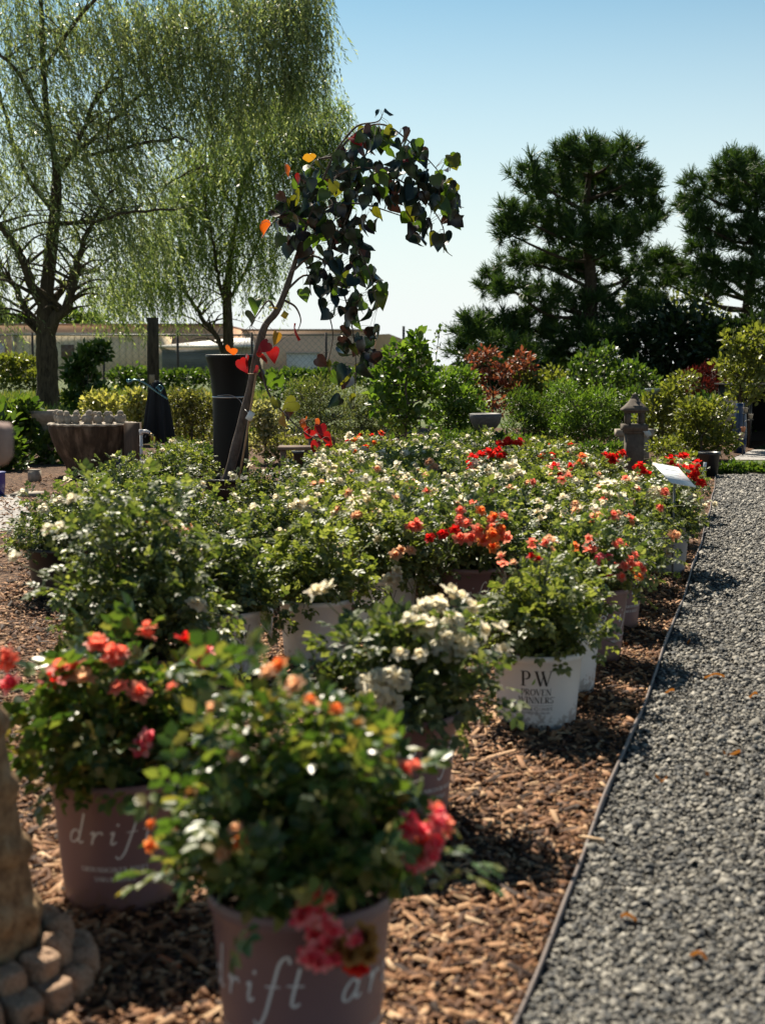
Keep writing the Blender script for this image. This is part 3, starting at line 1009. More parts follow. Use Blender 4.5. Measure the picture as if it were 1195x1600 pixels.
for (x, y, n, c_, sp, sz) in (
        (732, 838, 4, ['red', 'coral'], .05, .055), (768, 815, 4, ['coral', 'orange'], .05, .06), (740, 812, 4, ['coral'], .05, .055), (770, 845, 5, ['orange', 'coral'], .05, .055), (682, 838, 2, ['red'], .02, .055), (650, 820, 2, ['coral'], .02, .055), (942, 812, 3, ['coral', 'white'], .04, .055),
        (757, 735, 6, ['white'], .06, .055), (795, 740, 7, ['white'], .06, .055), (843, 770, 5, ['white'], .05, .055), (870, 795, 4, ['cream'], .06, .05), (945, 770, 5, ['white'], .07, .05),
        (795, 700, 9, ['red'], .08, .06), (778, 712, 4, ['red'], .04, .05), (757, 712, 3, ['red'], .05, .05), (728, 722, 3, ['orange', 'red'], .05, .05), (945, 718, 5, ['red'], .06, .055), (962, 712, 4, ['red'], .05, .055), (880, 735, 5, ['red'], .06, .05), (855, 712, 3, ['red', 'orange'], .05, .05), (1002, 738, 5, ['red'], .05, .055), (910, 722, 3, ['orange'], .05, .05), (1057, 723, 5, ['red'], .06, .055), (1082, 735, 4, ['red'], .05, .05), (1090, 748, 4, ['red'], .04, .05),
        (565, 790, 3, ['cream'], .05, .05), (480, 790, 3, ['cream'], .04, .06), (560, 800, 3, ['white'], .04, .05), (545, 715, 4, ['white'], .07, .05), (605, 735, 5, ['white'], .07, .05), (570, 720, 4, ['white'], .06, .05), (665, 730, 5, ['cream', 'peach'], .07, .05), (655, 760, 6, ['cream', 'peach'], .07, .05), (520, 740, 5, ['cream', 'white'], .07, .05), (535, 865, 3, ['cream', 'peach'], .04, .042), (630, 865, 2, ['peach'], .03, .042), (610, 900, 2, ['peach', 'cream'], .03, .042), (550, 690, 4, ['white'], .06, .05), (500, 725, 4, ['white'], .05, .05), (700, 770, 3, ['white'], .05, .045), (590, 760, 3, ['white'], .06, .045)):
    cluster(grid_near(x, y, 0), x, y, n + (3 if 'white' in c_ or 'cream' in c_ else 1), c_, sp * (1.5 if y > 790 and x > 640 else 1.15), sz * (1.0 if y > 790 and x > 640 else 1.2))

print('bushes', len(BUSHES))

# ------------------------------------------------------------------ bark and leaf materials
M['bark_willow'] = plain('willow bark', (.07, .05, .035), .9, .2, cols=[(.025, .018, .012, .3), (.10, .075, .05, .6), (.16, .12, .085, .8)], scale=9, bump=.03, stretch=(3, 3, .5))
M['bark_pine'] = plain('pine bark', (.05, .035, .025), .9, .2, noise=.5, scale=12, bump=.02)
M['bark_grey'] = plain('smooth bark', (.11, .085, .065), .8, .3, noise=.35, scale=30, bump=.004, stretch=(1, 1, .4))
M['bark_redbud'] = plain('redbud bark', (.12, .085, .07), .75, .3, cols=[(.05, .035, .03, .3), (.14, .10, .08, .55), (.20, .15, .12, .8)], scale=26, bump=.006, stretch=(1, 1, .5))
M['willow_leaf'] = leafy('willow leaf', [(.08, .11, .05), (.14, .18, .085), (.23, .265, .14), (.42, .43, .30)], .48, .38, .5, tcol=(1.5, 1.6, .75))
M['willow_leaf_2'] = leafy('willow leaf lush', [(.075, .12, .035), (.13, .19, .06), (.21, .26, .09), (.36, .38, .20)], .50, .38, .5, tcol=(1.5, 1.6, .7))
M['needle'] = leafy('pine needles', [(.020, .046, .018), (.036, .072, .022), (.065, .110, .032)], .22, .5, .3)
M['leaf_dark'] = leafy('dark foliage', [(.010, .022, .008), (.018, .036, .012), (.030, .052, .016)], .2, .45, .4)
M['leaf_mid'] = leafy('mid green foliage', [(.025, .055, .012), (.045, .085, .018), (.07, .12, .025), (.10, .14, .03)], .38, .4, .5)
M['leaf_bright'] = leafy('bright green foliage', [(.04, .085, .012), (.07, .13, .02), (.10, .17, .03), (.14, .20, .05)], .42, .4, .5)
M['leaf_varieg'] = leafy('variegated foliage', [(.10, .12, .035), (.24, .25, .08), (.40, .37, .17), (.50, .47, .26)], .32, .45, .4)
M['leaf_privet'] = leafy('olive foliage', [(.05, .06, .02), (.10, .11, .035), (.18, .18, .07), (.28, .26, .12)], .32, .45, .4)
M['leaf_cream'] = leafy('cream edged foliage', [(.08, .10, .04), (.30, .29, .18), (.55, .52, .38)], .3, .45, .4)
M['leaf_grey'] = leafy('feathery foliage', [(.05, .075, .03), (.09, .12, .045), (.14, .17, .07), (.20, .21, .11)], .3, .5, .3)
M['leaf_olive'] = leafy('light olive foliage', [(.07, .09, .02), (.12, .14, .03), (.19, .20, .06)], .4, .4, .5)
M['maple_orange'] = leafy('orange maple foliage', [(.13, .04, .025), (.24, .075, .04), (.32, .14, .08), (.10, .08, .03)], .35, .5, .3, tcol=(1.5, 1.1, .8))
M['maple_red'] = leafy('dark red maple foliage', [(.05, .008, .007), (.08, .012, .010), (.13, .025, .018)], .25, .5, .3, tcol=(1.3, .8, .7))
M['grass'] = leafy('grass blades', [(.05, .09, .02), (.09, .14, .03), (.16, .19, .06), (.22, .20, .10)], .35, .5, .3)


def clump_points(r, c, rad, n, shell=.6):
    v = unit(r.normal(0, 1, (n, 3)))
    q = r.uniform(shell ** 3, 1, n) ** (1 / 3.0)
    q = np.where(r.rand(n) < .25, r.uniform(.2, 1, n), q) * r.uniform(.85, 1.12, n)
    q = np.where(r.rand(n) < .10, q * r.uniform(1.05, 1.45, n), q)
    return np.asarray(c) + v * q[:, None] * np.asarray(rad), v


def tree(name, label, cat, basepx, Y, trunk, clumps, leaf, mat, bark, lsz, lw=.5, up=.3, group=None, limbr=.03, shell=.5, seed=0, droop=0.0, twig=True, stems=None):
    """trunk: list of (px,py,radius_m,dy). clumps: (px,py,rx_px,ry_px,n[,dy]) as seen in the photograph, given depth of their own"""
    r = np.random.RandomState(seed + int(basepx * 7) % 999)
    g = G(basepx, 100 * 0 + HZ + 1.1 * FPX / Y * 1.0)
    base = Vector(((basepx - CX) / FPX * Y, Y, 0))
    root = thing(name, label, cat, base, group)
    sc_ = FPX / Y
    P, D, Nn = [], [], []
    wood = MB()
    tp = [AT(a, b, Y + dy) - base for a, b, rr, dy in trunk]
    if tp:
        tp[0].z = min(tp[0].z, -.02) if stems is None else tp[0].z
        q = spline(tp, 5)
        rr = np.interp(np.linspace(0, 1, len(q)), np.linspace(0, 1, len(trunk)), [t[2] for t in trunk])
        rr = rr * (1 + .06 * np.sin(np.arange(len(rr)) * 1.7))
        wood.tube(q, rr, 10)
    limbs = MB()
    for cl in clumps:
        x, y, rx, ry, n = cl[:5]
        dy = cl[5] if len(cl) > 5 else r.uniform(-1, 1) * rx / sc_ * .8
        c = np.array(AT(x, y, Y + dy) - base)
        rad = np.array([rx / sc_, rx / sc_ * .9, ry / sc_])
        pp, v = clump_points(r, c, rad, n, shell)
        P.append(pp)
        D.append(unit(v * .8 + r.normal(0, .6, (n, 3)) + np.array([0, 0, up - droop])))
        Nn.append(unit(np.array([0, 0, 1.]) + r.normal(0, .7, (n, 3))))
        if tp:
            # limb from the nearest lower trunk point
            below = [t for t in q if t[2] < c[2] - abs(np.linalg.norm(c[:2] - t[:2])) * .25] or [q[0]]
            s0 = min(below, key=lambda t: np.linalg.norm(np.array(t) - c))
            m1 = s0 * .55 + c * .45 + np.array([0, 0, -rad[2] * .15 + .0]) + r.normal(0, .05, 3) * np.linalg.norm(c - s0)
            cv = spline([s0, m1, c + np.array([0, 0, rad[2] * .1])], 5)
            limbs.tube(cv, np.linspace(limbr, limbr * .35, len(cv)), 6)
        if twig:
            k = max(3, int(min(26, n / 25)))
            for i in r.choice(n, k):
                limbs.tube([c - (0, 0, rad[2] * .2), c * .45 + pp[i] * .55 + r.normal(0, .04, 3) * rad, pp[i]], [limbr * .35, limbr * .2, limbr * .1], 4, False)
    P, D, Nn = map(np.vstack, (P, D, Nn))
    P[:, 2] = np.maximum(P[:, 2], .02)
    S = lsz * r.uniform(.6, 1.25, len(P))
    if leaf == 'leaf':
        TV = np.array(LEAF_V) * (lw / .6, 1, 1); TF = LEAF_F
    elif leaf == 'spray':
        TV = np.array(CV); TF = CF
    elif leaf == 'diamond':
        TV = np.array(DIAM_V) * (lw, 1, 1); TF = DIAM_F
    elif leaf == 'needle':
        TV, TF = NV, NF
    V, F = scatter(TV, TF, frames(D, Nn), S, P)
    if wood.v: put('trunk', wood.mesh('trunk', bark, True), root)
    if limbs.v: put('branches', limbs.mesh('branches', bark), root)
    put('crown', np_mesh('crown', V, F, M[mat]), root)
    return root


# a tuft of pine needles
_r = np.random.RandomState(1)
NV, NF = [], []
for i in range(34):
    a = i * 2.399; el = _r.uniform(.15, 1.35)
    d_ = np.array([math.cos(a) * math.cos(el), math.sin(el), math.sin(a) * math.cos(el)])
    s_ = np.cross(d_, _r.normal(0, 1, 3)); s_ /= np.linalg.norm(s_)
    o_ = np.array([0, .35 * _r.rand(), 0])
    b = len(NV); w = .028; L_ = _r.uniform(.45, .65)
    NV += [tuple(o_ - s_ * w), tuple(o_ + s_ * w), tuple(o_ + d_ * L_ + s_ * w * .3), tuple(o_ + d_ * L_ - s_ * w * .3)]
    NF.append((b, b + 1, b + 2, b + 3))

# ------------------------------------------------------------------ pines
def pine(label, basepx, Y, trunk, clumps, seed):
    return tree('pine_tree', label, 'pine tree', basepx, Y, trunk, [c + (None,) * 0 for c in clumps], 'needle', 'needle', M['bark_pine'], .50, up=1.1, limbr=.07, shell=.35, seed=seed, twig=True, group=None)


pc = []
r_ = random.Random(4)
for (x, y, rx, ry, n) in ((885, 250, 28, 26, 42), (915, 240, 26, 22, 38), (965, 245, 34, 26, 48), (1000, 280, 30, 26, 40), (835, 285, 32, 28, 46), (870, 300, 40, 34, 70), (930, 295, 48, 44, 110), (985, 320, 40, 32, 60), (1020, 335, 24, 20, 28), (805, 340, 30, 24, 38), (850, 350, 40, 30, 60), (910, 365, 50, 36, 90), (965, 375, 42, 30, 56), (1005, 360, 26, 20, 26), (795, 368, 22, 18, 24), (820, 410, 42, 18, 40), (880, 415, 44, 26, 60), (935, 425, 38, 28, 54), (765, 445, 24, 20, 30), (800, 455, 36, 18, 36), (860, 465, 40, 24, 50), (925, 480, 44, 30, 70), (985, 440, 20, 28, 26), (1000, 420, 16, 24, 16), (1010, 470, 34, 22, 36), (735, 520, 24, 24, 36), (775, 515, 44, 26, 64), (830, 515, 50, 30, 84), (890, 530, 54, 34, 110), (950, 540, 50, 34, 100), (720, 550, 22, 20, 26), (790, 560, 54, 30, 90), (860, 580, 54, 30, 100), (930, 590, 54, 30, 100), (985, 510, 40, 34, 60)):
    pc.append((x, y, rx * .92, ry * .92, int(n * 1.15), r_.uniform(-1, 1) * 1.4))
pine('tall rounded dark pine standing apart against the sky, right of centre', 925, 40, [(920, 640, .24, 0), (922, 540, .21, 0), (922, 430, .17, .1), (915, 330, .11, 0), (925, 240, .05, 0)], pc, 3)
pc = []
for (x, y, rx, ry, n) in ((1150, 265, 30, 20, 40), (1185, 265, 30, 26, 44), (1085, 300, 22, 26, 26), (1075, 325, 22, 18, 20), (1130, 290, 30, 26, 44), (1170, 310, 44, 32, 80), (1090, 350, 26, 26, 34), (1115, 370, 34, 26, 44), (1170, 370, 44, 30, 70), (1090, 400, 24, 20, 26), (1035, 410, 26, 16, 30), (1060, 430, 36, 18, 46), (1110, 425, 38, 22, 50), (1170, 430, 38, 24, 54), (1030, 440, 22, 18, 26), (1100, 460, 40, 18, 44), (1215, 290, 40, 30, 50), (1230, 360, 46, 36, 60), (1225, 430, 46, 34, 60), (1240, 490, 50, 34, 60), (1190, 475, 26, 18, 22)):
    pc.append((x, y, rx * .92, ry * .92, int(n * 1.1), r_.uniform(-1, 1) * 1.3))
pine('dark pine at the right edge behind the light green tree', 1165, 42, [(1160, 640, .22, 0), (1162, 540, .19, 0), (1168, 470, .15, 0), (1180, 380, .10, .1), (1178, 270, .04, 0)], pc, 5)

# darker broadleaf masses below the pines
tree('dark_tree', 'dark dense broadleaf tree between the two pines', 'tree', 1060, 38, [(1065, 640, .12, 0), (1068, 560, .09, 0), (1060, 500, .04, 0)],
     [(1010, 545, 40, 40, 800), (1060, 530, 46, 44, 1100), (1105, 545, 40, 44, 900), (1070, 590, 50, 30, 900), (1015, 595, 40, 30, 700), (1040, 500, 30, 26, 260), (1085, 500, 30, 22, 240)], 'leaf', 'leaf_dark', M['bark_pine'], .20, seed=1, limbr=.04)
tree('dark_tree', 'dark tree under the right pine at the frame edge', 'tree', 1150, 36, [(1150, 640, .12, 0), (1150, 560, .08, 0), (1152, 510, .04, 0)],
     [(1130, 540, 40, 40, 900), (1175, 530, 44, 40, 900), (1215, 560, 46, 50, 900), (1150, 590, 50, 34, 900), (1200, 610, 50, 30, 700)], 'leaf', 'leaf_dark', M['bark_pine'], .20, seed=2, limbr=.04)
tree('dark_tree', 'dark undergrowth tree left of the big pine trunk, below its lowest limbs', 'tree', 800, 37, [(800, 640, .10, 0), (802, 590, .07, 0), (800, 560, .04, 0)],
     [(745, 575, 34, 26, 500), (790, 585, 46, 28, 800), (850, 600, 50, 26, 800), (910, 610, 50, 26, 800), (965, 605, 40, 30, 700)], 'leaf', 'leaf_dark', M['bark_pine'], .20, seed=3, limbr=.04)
tree('pale_thicket', 'sparse sunlit pale thicket behind the dark trees, between the pines', 'tree', 1030, 50, [(1030, 620, .08, 0), (1032, 540, .05, 0), (1030, 480, .03, 0)],
     [(1000, 470, 36, 30, 200), (1040, 480, 40, 34, 260), (1080, 480, 40, 30, 240), (1110, 500, 36, 30, 240)], 'leaf', 'leaf_olive', M['bark_grey'], .17, seed=4, limbr=.03)

# ------------------------------------------------------------------ willows
def willow(label, basepx, Y, trunk, limbs, env, nstr, mat, seed, bark='bark_willow', slen=(.45, 1.35), wind=None, loc0=None):
    r = np.random.RandomState(seed)
    base = Vector(((basepx - CX) / FPX * Y, Y, 0))
    root = thing('willow_tree', label, 'willow tree', base)
    sc_ = FPX / Y
    w = MB()
    def pts(l): return [AT(a, b, Y + dy) - base for a, b, rr, dy in l]
    tp = pts(trunk)
    tp[0].z = -.05
    q = spline(tp, 6)
    rr = np.interp(np.linspace(0, 1, len(q)), np.linspace(0, 1, len(trunk)), [t[2] for t in trunk])
    rr *= 1 + .07 * np.sin(np.arange(len(rr)) * 1.3) * np.cos(np.arange(len(rr)) * .7)
    w.tube(q, rr, 14)
    put('trunk', w.mesh('trunk', M[bark], True), root)
    allp = [np.array(q)]
    for l in limbs:
        q = spline(pts(l), 5)
        q = q + r.normal(0, .03, q.shape) * np.linspace(0, 1, len(q))[:, None]
        rr = np.interp(np.linspace(0, 1, len(q)), np.linspace(0, 1, len(l)), [t[2] for t in l])
        b = MB(); b.tube(q, rr, 8)
        # side twigs
        for i in range(3, len(q), 2):
            for _ in range(2):
                e = q[i] + np.array([r.normal(0, .7), r.normal(0, .7), r.uniform(.0, .8)])
                b.tube(spline([q[i], q[i] * .5 + e * .5 + (0, 0, .12), e], 3), np.linspace(rr[i] * .45, .006, 7), 4, False)
                allp.append(e[None])
        put('branch', b.mesh('branch', M[bark], True), root)
        allp.append(q)
    # strands
    P, D, Nn, SS = [], [], [], []
    tw = MB()
    tot = sum(e_[4] for e_ in env)
    for (x, y, rx, ry, wt, slant) in env:
        k = int(nstr * wt / tot)
        for i in range(k):
            v = r.normal(0, .55, 3); v = v / max(1, np.linalg.norm(v) / 1.25)
            top = np.array(AT(x + v[0] * rx, y + v[2] * ry, Y + v[1] * rx / sc_ * 1.2) - base)
            L = r.uniform(*slen)
            n = int(L / .048)
            t = np.linspace(0, 1, n)[:, None]
            sl = np.array([slant + r.normal(0, .26), r.normal(0, .26), 0])
            bend = np.array([r.normal(0, .25), r.normal(0, .25), .12])
            c = top + sl * L * t + np.array([0, 0, -1.]) * L * t ** 1.15 + bend * (t * (1 - t)) * L
            tg = unit(np.gradient(c, axis=0))
            side = unit(np.cross(tg, r.normal(0, 1, (n, 3))))
            P.append(c); D.append(unit(tg * .8 + side * r.uniform(.3, .9, (n, 1)))); Nn.append(unit(side + r.normal(0, .4, (n, 3))))
            SS.append(r.uniform(.09, .15, n))
            if i % 3 == 0:
                tw.tube(c[::max(1, n // 4)], .0035, 3, False)
    P, D, Nn = map(np.vstack, (P, D, Nn)); SS = np.concatenate(SS)
    TV = np.array(DIAM_V) * (.23, 1, 1)
    V, F = scatter(TV, DIAM_F, frames(D, Nn), SS, P)
    cr = put('crown', np_mesh('crown', V, F, M[mat]), root)
    put('twigs', tw.mesh('twigs', M['bark_grey']), root)
    return root


W1 = 30.0
env1 = []
for (x, y, rx, ry, wt, sl) in (
        (-60, -60, 120, 100, 10, .25), (40, 20, 90, 70, 9, .3), (120, 40, 90, 60, 8, .35), (210, 20, 80, 60, 10, .2), (300, 10, 80, 60, 12, .05), (390, 0, 70, 60, 10, .02), (450, -10, 50, 60, 8, 0.05), (485, -20, 30, 50, 4, .05), (440, 60, 50, 50, 5, 0), (490, 30, 22, 50, 1.5, .03), (400, 110, 70, 40, 7, .05), (470, 105, 40, 36, 5, .05), (510, 75, 10, 40, .4, .03), (340, 160, 70, 50, 6, .05), (270, 60, 80, 60, 6, .2), (180, 130, 80, 60, 6, .4), (60, 200, 80, 60, 5, .4),
        (20, 120, 80, 60, 6, .4), (110, 190, 70, 60, 6, .6), (170, 260, 70, 50, 7, .6), (30, 250, 80, 60, 6, .4), (250, 120, 70, 50, 5, .3), (200, 200, 70, 50, 5, .4), (20, 340, 60, 50, 4, .3), (130, 330, 70, 50, 6, .5), (-60, 250, 60, 90, 6, .3), (200, 340, 60, 40, 5, .3),
        (330, 90, 60, 40, 5, .1), (250, -120, 200, 80, 7, .1), (60, -150, 150, 80, 8, .1), (160, 420, 60, 30, 3, .3), (-20, 430, 40, 40, 3, .2)):
    env1.append((x, y, rx, ry, wt, sl))
willow('large old willow with dark forked trunk and drooping airy foliage at the left', 75, W1,
       [(76, 645, .26, 0), (75, 600, .225, 0), (74, 560, .225, 0), (72, 520, .20, 0), (72, 480, .17, 0), (76, 430, .14, 0), (83, 370, .125, .1), (88, 310, .12, .1), (88, 260, .08, .1), (75, 190, .06, 0), (68, 100, .06, 0), (66, 30, .05, 0), (60, -60, .03, 0)],
       [[(73, 530, .15, 0), (88, 495, .13, -.1), (104, 480, .11, -.1), (116, 440, .09, -.2), (124, 400, .07, -.3), (150, 340, .04, -.5), (180, 290, .02, -.6)],
        [(72, 545, .10, 0), (58, 510, .09, .1), (40, 480, .08, .2), (18, 440, .06, .3), (-10, 420, .05, .4), (-70, 380, .03, .6)],
        [(70, 480, .12, 0), (52, 450, .10, -.2), (35, 405, .09, -.4), (10, 365, .07, -.6), (-30, 330, .05, -.8)],
        [(72, 490, .08, .1), (95, 455, .08, .3), (120, 430, .06, .5), (150, 420, .04, .6)],
        [(88, 280, .07, .1), (112, 240, .06, 0), (130, 205, .05, -.1), (150, 155, .045, -.2), (176, 120, .03, -.3)],
        [(100, 255, .05, .1), (140, 222, .05, .2), (185, 180, .045, .3), (212, 155, .035, .4), (270, 110, .025, .5), (335, 85, .015, .6)],
        [(130, 245, .04, .1), (190, 232, .04, -.2), (240, 222, .03, -.4), (285, 215, .02, -.6), (300, 230, .01, -.6)],
        [(84, 330, .06, 0), (40, 270, .05, .5), (10, 180, .04, .8), (-20, 90, .03, 1.2)],
        [(68, 110, .05, 0), (130, 20, .04, -.3), (220, -60, .03, -.6), (330, -70, .02, -.8), (430, -60, .015, -.9)],
        [(84, 350, .05, 0), (150, 345, .04, -.8), (200, 332, .03, -1.2), (270, 325, .02, -1.5)],
        [(75, 200, .04, 0), (30, 120, .04, -.6), (-20, 60, .03, -1.0)]],
       env1, 5300, 'willow_leaf', 8)
W2 = 36.0
env2 = []
for (x, y, rx, ry, wt, sl) in (
        (410, 150, 60, 34, 5, .02), (465, 142, 44, 34, 5, .03), (515, 175, 32, 34, 4, .04), (455, 118, 20, 16, .6, .0), (535, 165, 12, 18, .7, .06), (380, 180, 60, 40, 8, 0), (450, 200, 60, 40, 10, .03), (500, 225, 40, 40, 8, .03), (350, 240, 60, 40, 9, 0), (420, 270, 60, 40, 9, 0), (490, 290, 36, 40, 6, .03), (300, 250, 50, 40, 6, .1), (270, 310, 50, 40, 6, .15), (330, 320, 60, 40, 8, .05), (400, 340, 50, 40, 7, .03), (240, 370, 50, 40, 6, .2), (300, 390, 50, 40, 6, .1), (360, 390, 40, 40, 4, 0), (210, 430, 40, 34, 5, .2), (260, 440, 40, 24, 4, .2), (420, 400, 30, 40, 4, 0), (170, 450, 36, 26, 4, .2)):
    env2.append((x, y, rx, ry, wt, sl))
willow('lusher green willow with slender multi-stem trunk behind the black planter', 356, W2,
       [(356, 645, .15, 0), (357, 600, .14, 0), (357, 540, .13, 0), (356, 500, .13, 0), (355, 470, .11, 0), (357, 430, .09, 0), (362, 390, .06, .1), (372, 330, .045, .2), (385, 260, .03, .2), (400, 200, .02, .2)],
       [[(353, 560, .07, 0), (338, 525, .065, 0), (318, 500, .06, .1), (300, 470, .05, .3), (280, 430, .035, .5), (262, 380, .02, .7)],
        [(355, 480, .06, 0), (345, 450, .05, -.2), (338, 410, .045, -.3), (330, 360, .03, -.4), (318, 300, .02, -.5)],
        [(357, 470, .05, 0), (375, 440, .045, .1), (395, 400, .035, .2), (415, 340, .025, .3), (430, 280, .015, .4)],
        [(372, 330, .04, .2), (340, 290, .035, -.2), (315, 262, .03, -.6), (260, 290, .02, -.9), (215, 330, .012, -1.1)],
        [(385, 260, .03, .2), (330, 245, .03, .6), (290, 240, .025, .9), (240, 250, .015, 1.1)],
        [(385, 270, .03, .2), (420, 235, .03, -.1), (440, 215, .025, -.2), (500, 205, .015, -.4), (520, 210, .01, -.5)],
        [(400, 200, .02, .2), (440, 160, .018, .1), (490, 150, .01, 0)]],
       env2, 3600, 'willow_leaf_2', 9)

# ------------------------------------------------------------------ shrubs behind the bed
def shrub(name, label, px, Y, clumps, mat, lsz, kind='leaf', lw=.55, seed=0, trunk=None, cat='shrub', group=None, bark='bark_grey', limbr=.012, up=.5, shell=.45):
    base_y = HZ + 1.1 * FPX / Y
    if trunk is None:
        trunk = [(px, base_y, limbr * 1.6, 0), (px, min(c[1] for c in clumps) * .5 + base_y * .5, limbr, 0)]
    return tree(name, label, cat, px, Y, trunk, clumps, kind, mat, M[bark], lsz, lw=lw, seed=seed, limbr=limbr, up=up, shell=shell, group=group)


GS = None
shrub('variegated_shrub', 'yellow variegated shrub behind the row of stone birds on the urn', 165, 20, [(155, 632, 28, 22, 620), (182, 645, 26, 26, 560), (150, 665, 30, 24, 500), (185, 680, 26, 20, 300)], 'leaf_varieg', .075, seed=1)
shrub('variegated_shrub', 'yellow variegated shrub left of the hanging black cloth', 215, 19.6, [(212, 628, 20, 20, 460), (225, 645, 22, 26, 520), (205, 665, 24, 26, 420)], 'leaf_varieg', .075, seed=2)
shrub('privet_shrub', 'dense olive clipped shrub between black cloth and black planter', 300, 19, [(282, 630, 26, 24, 800), (312, 634, 28, 26, 850), (280, 662, 28, 26, 700), (315, 668, 30, 28, 750), (340, 640, 18, 22, 350)], 'leaf_privet', .05, seed=3)
shrub('cream_shrub', 'cream-edged shrub just right of the tall black planter', 415, 16, [(405, 650, 22, 24, 520), (425, 665, 22, 26, 520), (412, 690, 26, 20, 420)], 'leaf_cream', .055, seed=4)
shrub('cream_shrub', 'cream-flecked shrub under the lowest redbud leaves', 455, 15.5, [(450, 690, 24, 14, 360), (436, 712, 26, 12, 360), (462, 715, 20, 10, 240)], 'leaf_privet', .04, seed=5)
shrub('feathery_shrub', 'feathery grey-green shrub behind the red redbud leaves', 500, 18.5, [(470, 620, 26, 28, 700), (500, 615, 30, 30, 850), (480, 655, 30, 28, 800), (520, 650, 34, 32, 900), (510, 685, 40, 20, 700)], 'leaf_grey', .055, lw=.22, seed=6)
shrub('feathery_shrub', 'feathery grey-green shrub just left of the young green tree', 565, 19, [(550, 630, 30, 34, 850), (575, 650, 30, 34, 850), (555, 680, 36, 22, 700), (600, 670, 26, 24, 500)], 'leaf_grey', .055, lw=.22, seed=7)
shrub('green_shrub', 'leafy dark green perennial at the left edge of the urn', 40, 16, [(20, 655, 30, 26, 240), (50, 680, 34, 34, 300), (80, 700, 26, 30, 220), (25, 700, 34, 24, 200), (45, 645, 16, 20, 100)], 'leaf_mid', .11, lw=.5, seed=8)
shrub('green_shrub', 'low dark green plant at the far left edge', 5, 15, [(-10, 670, 30, 34, 200), (5, 700, 30, 24, 200), (20, 722, 24, 14, 120)], 'leaf_mid', .11, lw=.5, seed=9)
shrub('green_shrub', 'pale sunlit shrub by the distant fence at the far left', 30, 46, [(10, 570, 24, 16, 400), (40, 572, 24, 16, 400), (60, 595, 18, 18, 260), (20, 600, 26, 14, 260), (-20, 580, 26, 20, 300)], 'leaf_olive', .16, seed=10)
shrub('sapling', 'dark green sapling standing before the fence beside the willow trunk', 137, 26, [(120, 570, 16, 14, 150), (140, 560, 18, 20, 260), (160, 548, 12, 14, 130), (112, 590, 14, 12, 120), (138, 595, 20, 20, 260), (150, 620, 22, 18, 260), (118, 622, 22, 14, 200), (140, 640, 26, 12, 200)], 'leaf_mid', .13, seed=11, cat='sapling')
shrub('hedge', 'overgrown bank of scrub along the fence behind the second willow', 330, 48, [(190, 590, 20, 16, 380), (215, 588, 24, 14, 400), (250, 592, 26, 14, 400), (290, 590, 26, 14, 400), (330, 590, 26, 14, 400), (370, 588, 24, 14, 400), (200, 612, 30, 12, 300), (280, 614, 40, 12, 360)], 'leaf_mid', .15, seed=12, cat='hedge')
shrub('hedge', 'low green scrub in front of the tan building, centre', 480, 46, [(420, 590, 26, 12, 400), (460, 588, 26, 12, 400), (500, 590, 26, 12, 400), (540, 590, 26, 14, 400), (580, 592, 26, 14, 300), (450, 610, 60, 14, 500)], 'leaf_mid', .15, seed=13, cat='hedge')
shrub('young_tree', 'young bright green tree with slim trunk rising from the middle of the roses', 632, 13.4,
      [(650, 538, 16, 20, 80), (620, 558, 20, 20, 90), (658, 575, 24, 24, 120), (602, 590, 22, 22, 90), (632, 605, 32, 28, 180), (670, 615, 20, 22, 80), (594, 628, 22, 20, 80), (622, 650, 28, 24, 110), (655, 652, 20, 16, 60)],
      'leaf_bright', .085, lw=.62, seed=14, trunk=[(631, 752, .016, 0), (632, 700, .014, 0), (636, 640, .012, 0), (634, 600, .010, 0), (645, 545, .006, 0)], cat='young tree', shell=.25)
tree('sapling', 'wispy bare-stemmed sapling top beside the young green tree', 'sapling', 680, 15, [(668, 716, .008, 0), (672, 640, .007, 0), (680, 570, .005, 0), (686, 520, .003, 0)], [(684, 525, 8, 12, 22), (680, 545, 9, 8, 14), (692, 512, 5, 5, 6)], 'leaf', 'leaf_mid', M['bark_grey'], .05, lw=.5, limbr=.003, seed=15)
shrub('green_shrub', 'bright green shrub just right of the young tree', 700, 19, [(690, 600, 26, 26, 420), (715, 625, 28, 28, 520), (695, 655, 34, 26, 520), (740, 650, 24, 26, 360), (725, 680, 34, 16, 300)], 'leaf_bright', .07, seed=16)
shrub('japanese_maple', 'orange and pink japanese maple left of the big pine trunk', 770, 23, [(762, 556, 20, 12, 120), (745, 588, 22, 14, 150), (790, 582, 30, 16, 230), (816, 562, 18, 14, 130), (758, 622, 28, 14, 180), (802, 606, 24, 14, 130), (780, 640, 26, 12, 110), (740, 560, 12, 10, 50), (828, 585, 10, 10, 40)], 'maple_orange', .085, seed=17, cat='maple', limbr=.012, shell=.2)
shrub('evergreen_shrub', 'rounded feathery evergreen right of the grey stone bowl', 825, 18, [(815, 630, 26, 24, 900), (840, 645, 30, 30, 1100), (815, 670, 34, 26, 900), (850, 675, 30, 24, 700)], 'leaf_mid', .05, lw=.3, seed=18, bark='bark_grey')
shrub('evergreen_shrub', 'bright feathery evergreen directly left of the stone lantern', 920, 17.6, [(900, 635, 26, 24, 900), (935, 630, 28, 26, 1100), (915, 665, 36, 30, 1200), (945, 680, 30, 26, 800), (880, 610, 22, 18, 420), (880, 670, 24, 28, 600)], 'leaf_bright', .05, lw=.3, seed=19)
shrub('green_shrub', 'loose branching shrub with pale leaves rising behind the evergreens', 935, 24, [(920, 565, 26, 22, 200), (950, 555, 16, 16, 110), (930, 595, 36, 20, 300), (985, 585, 30, 20, 260), (960, 610, 40, 20, 300), (1010, 600, 30, 20, 240), (900, 590, 16, 26, 120)], 'leaf_mid', .10, seed=20)
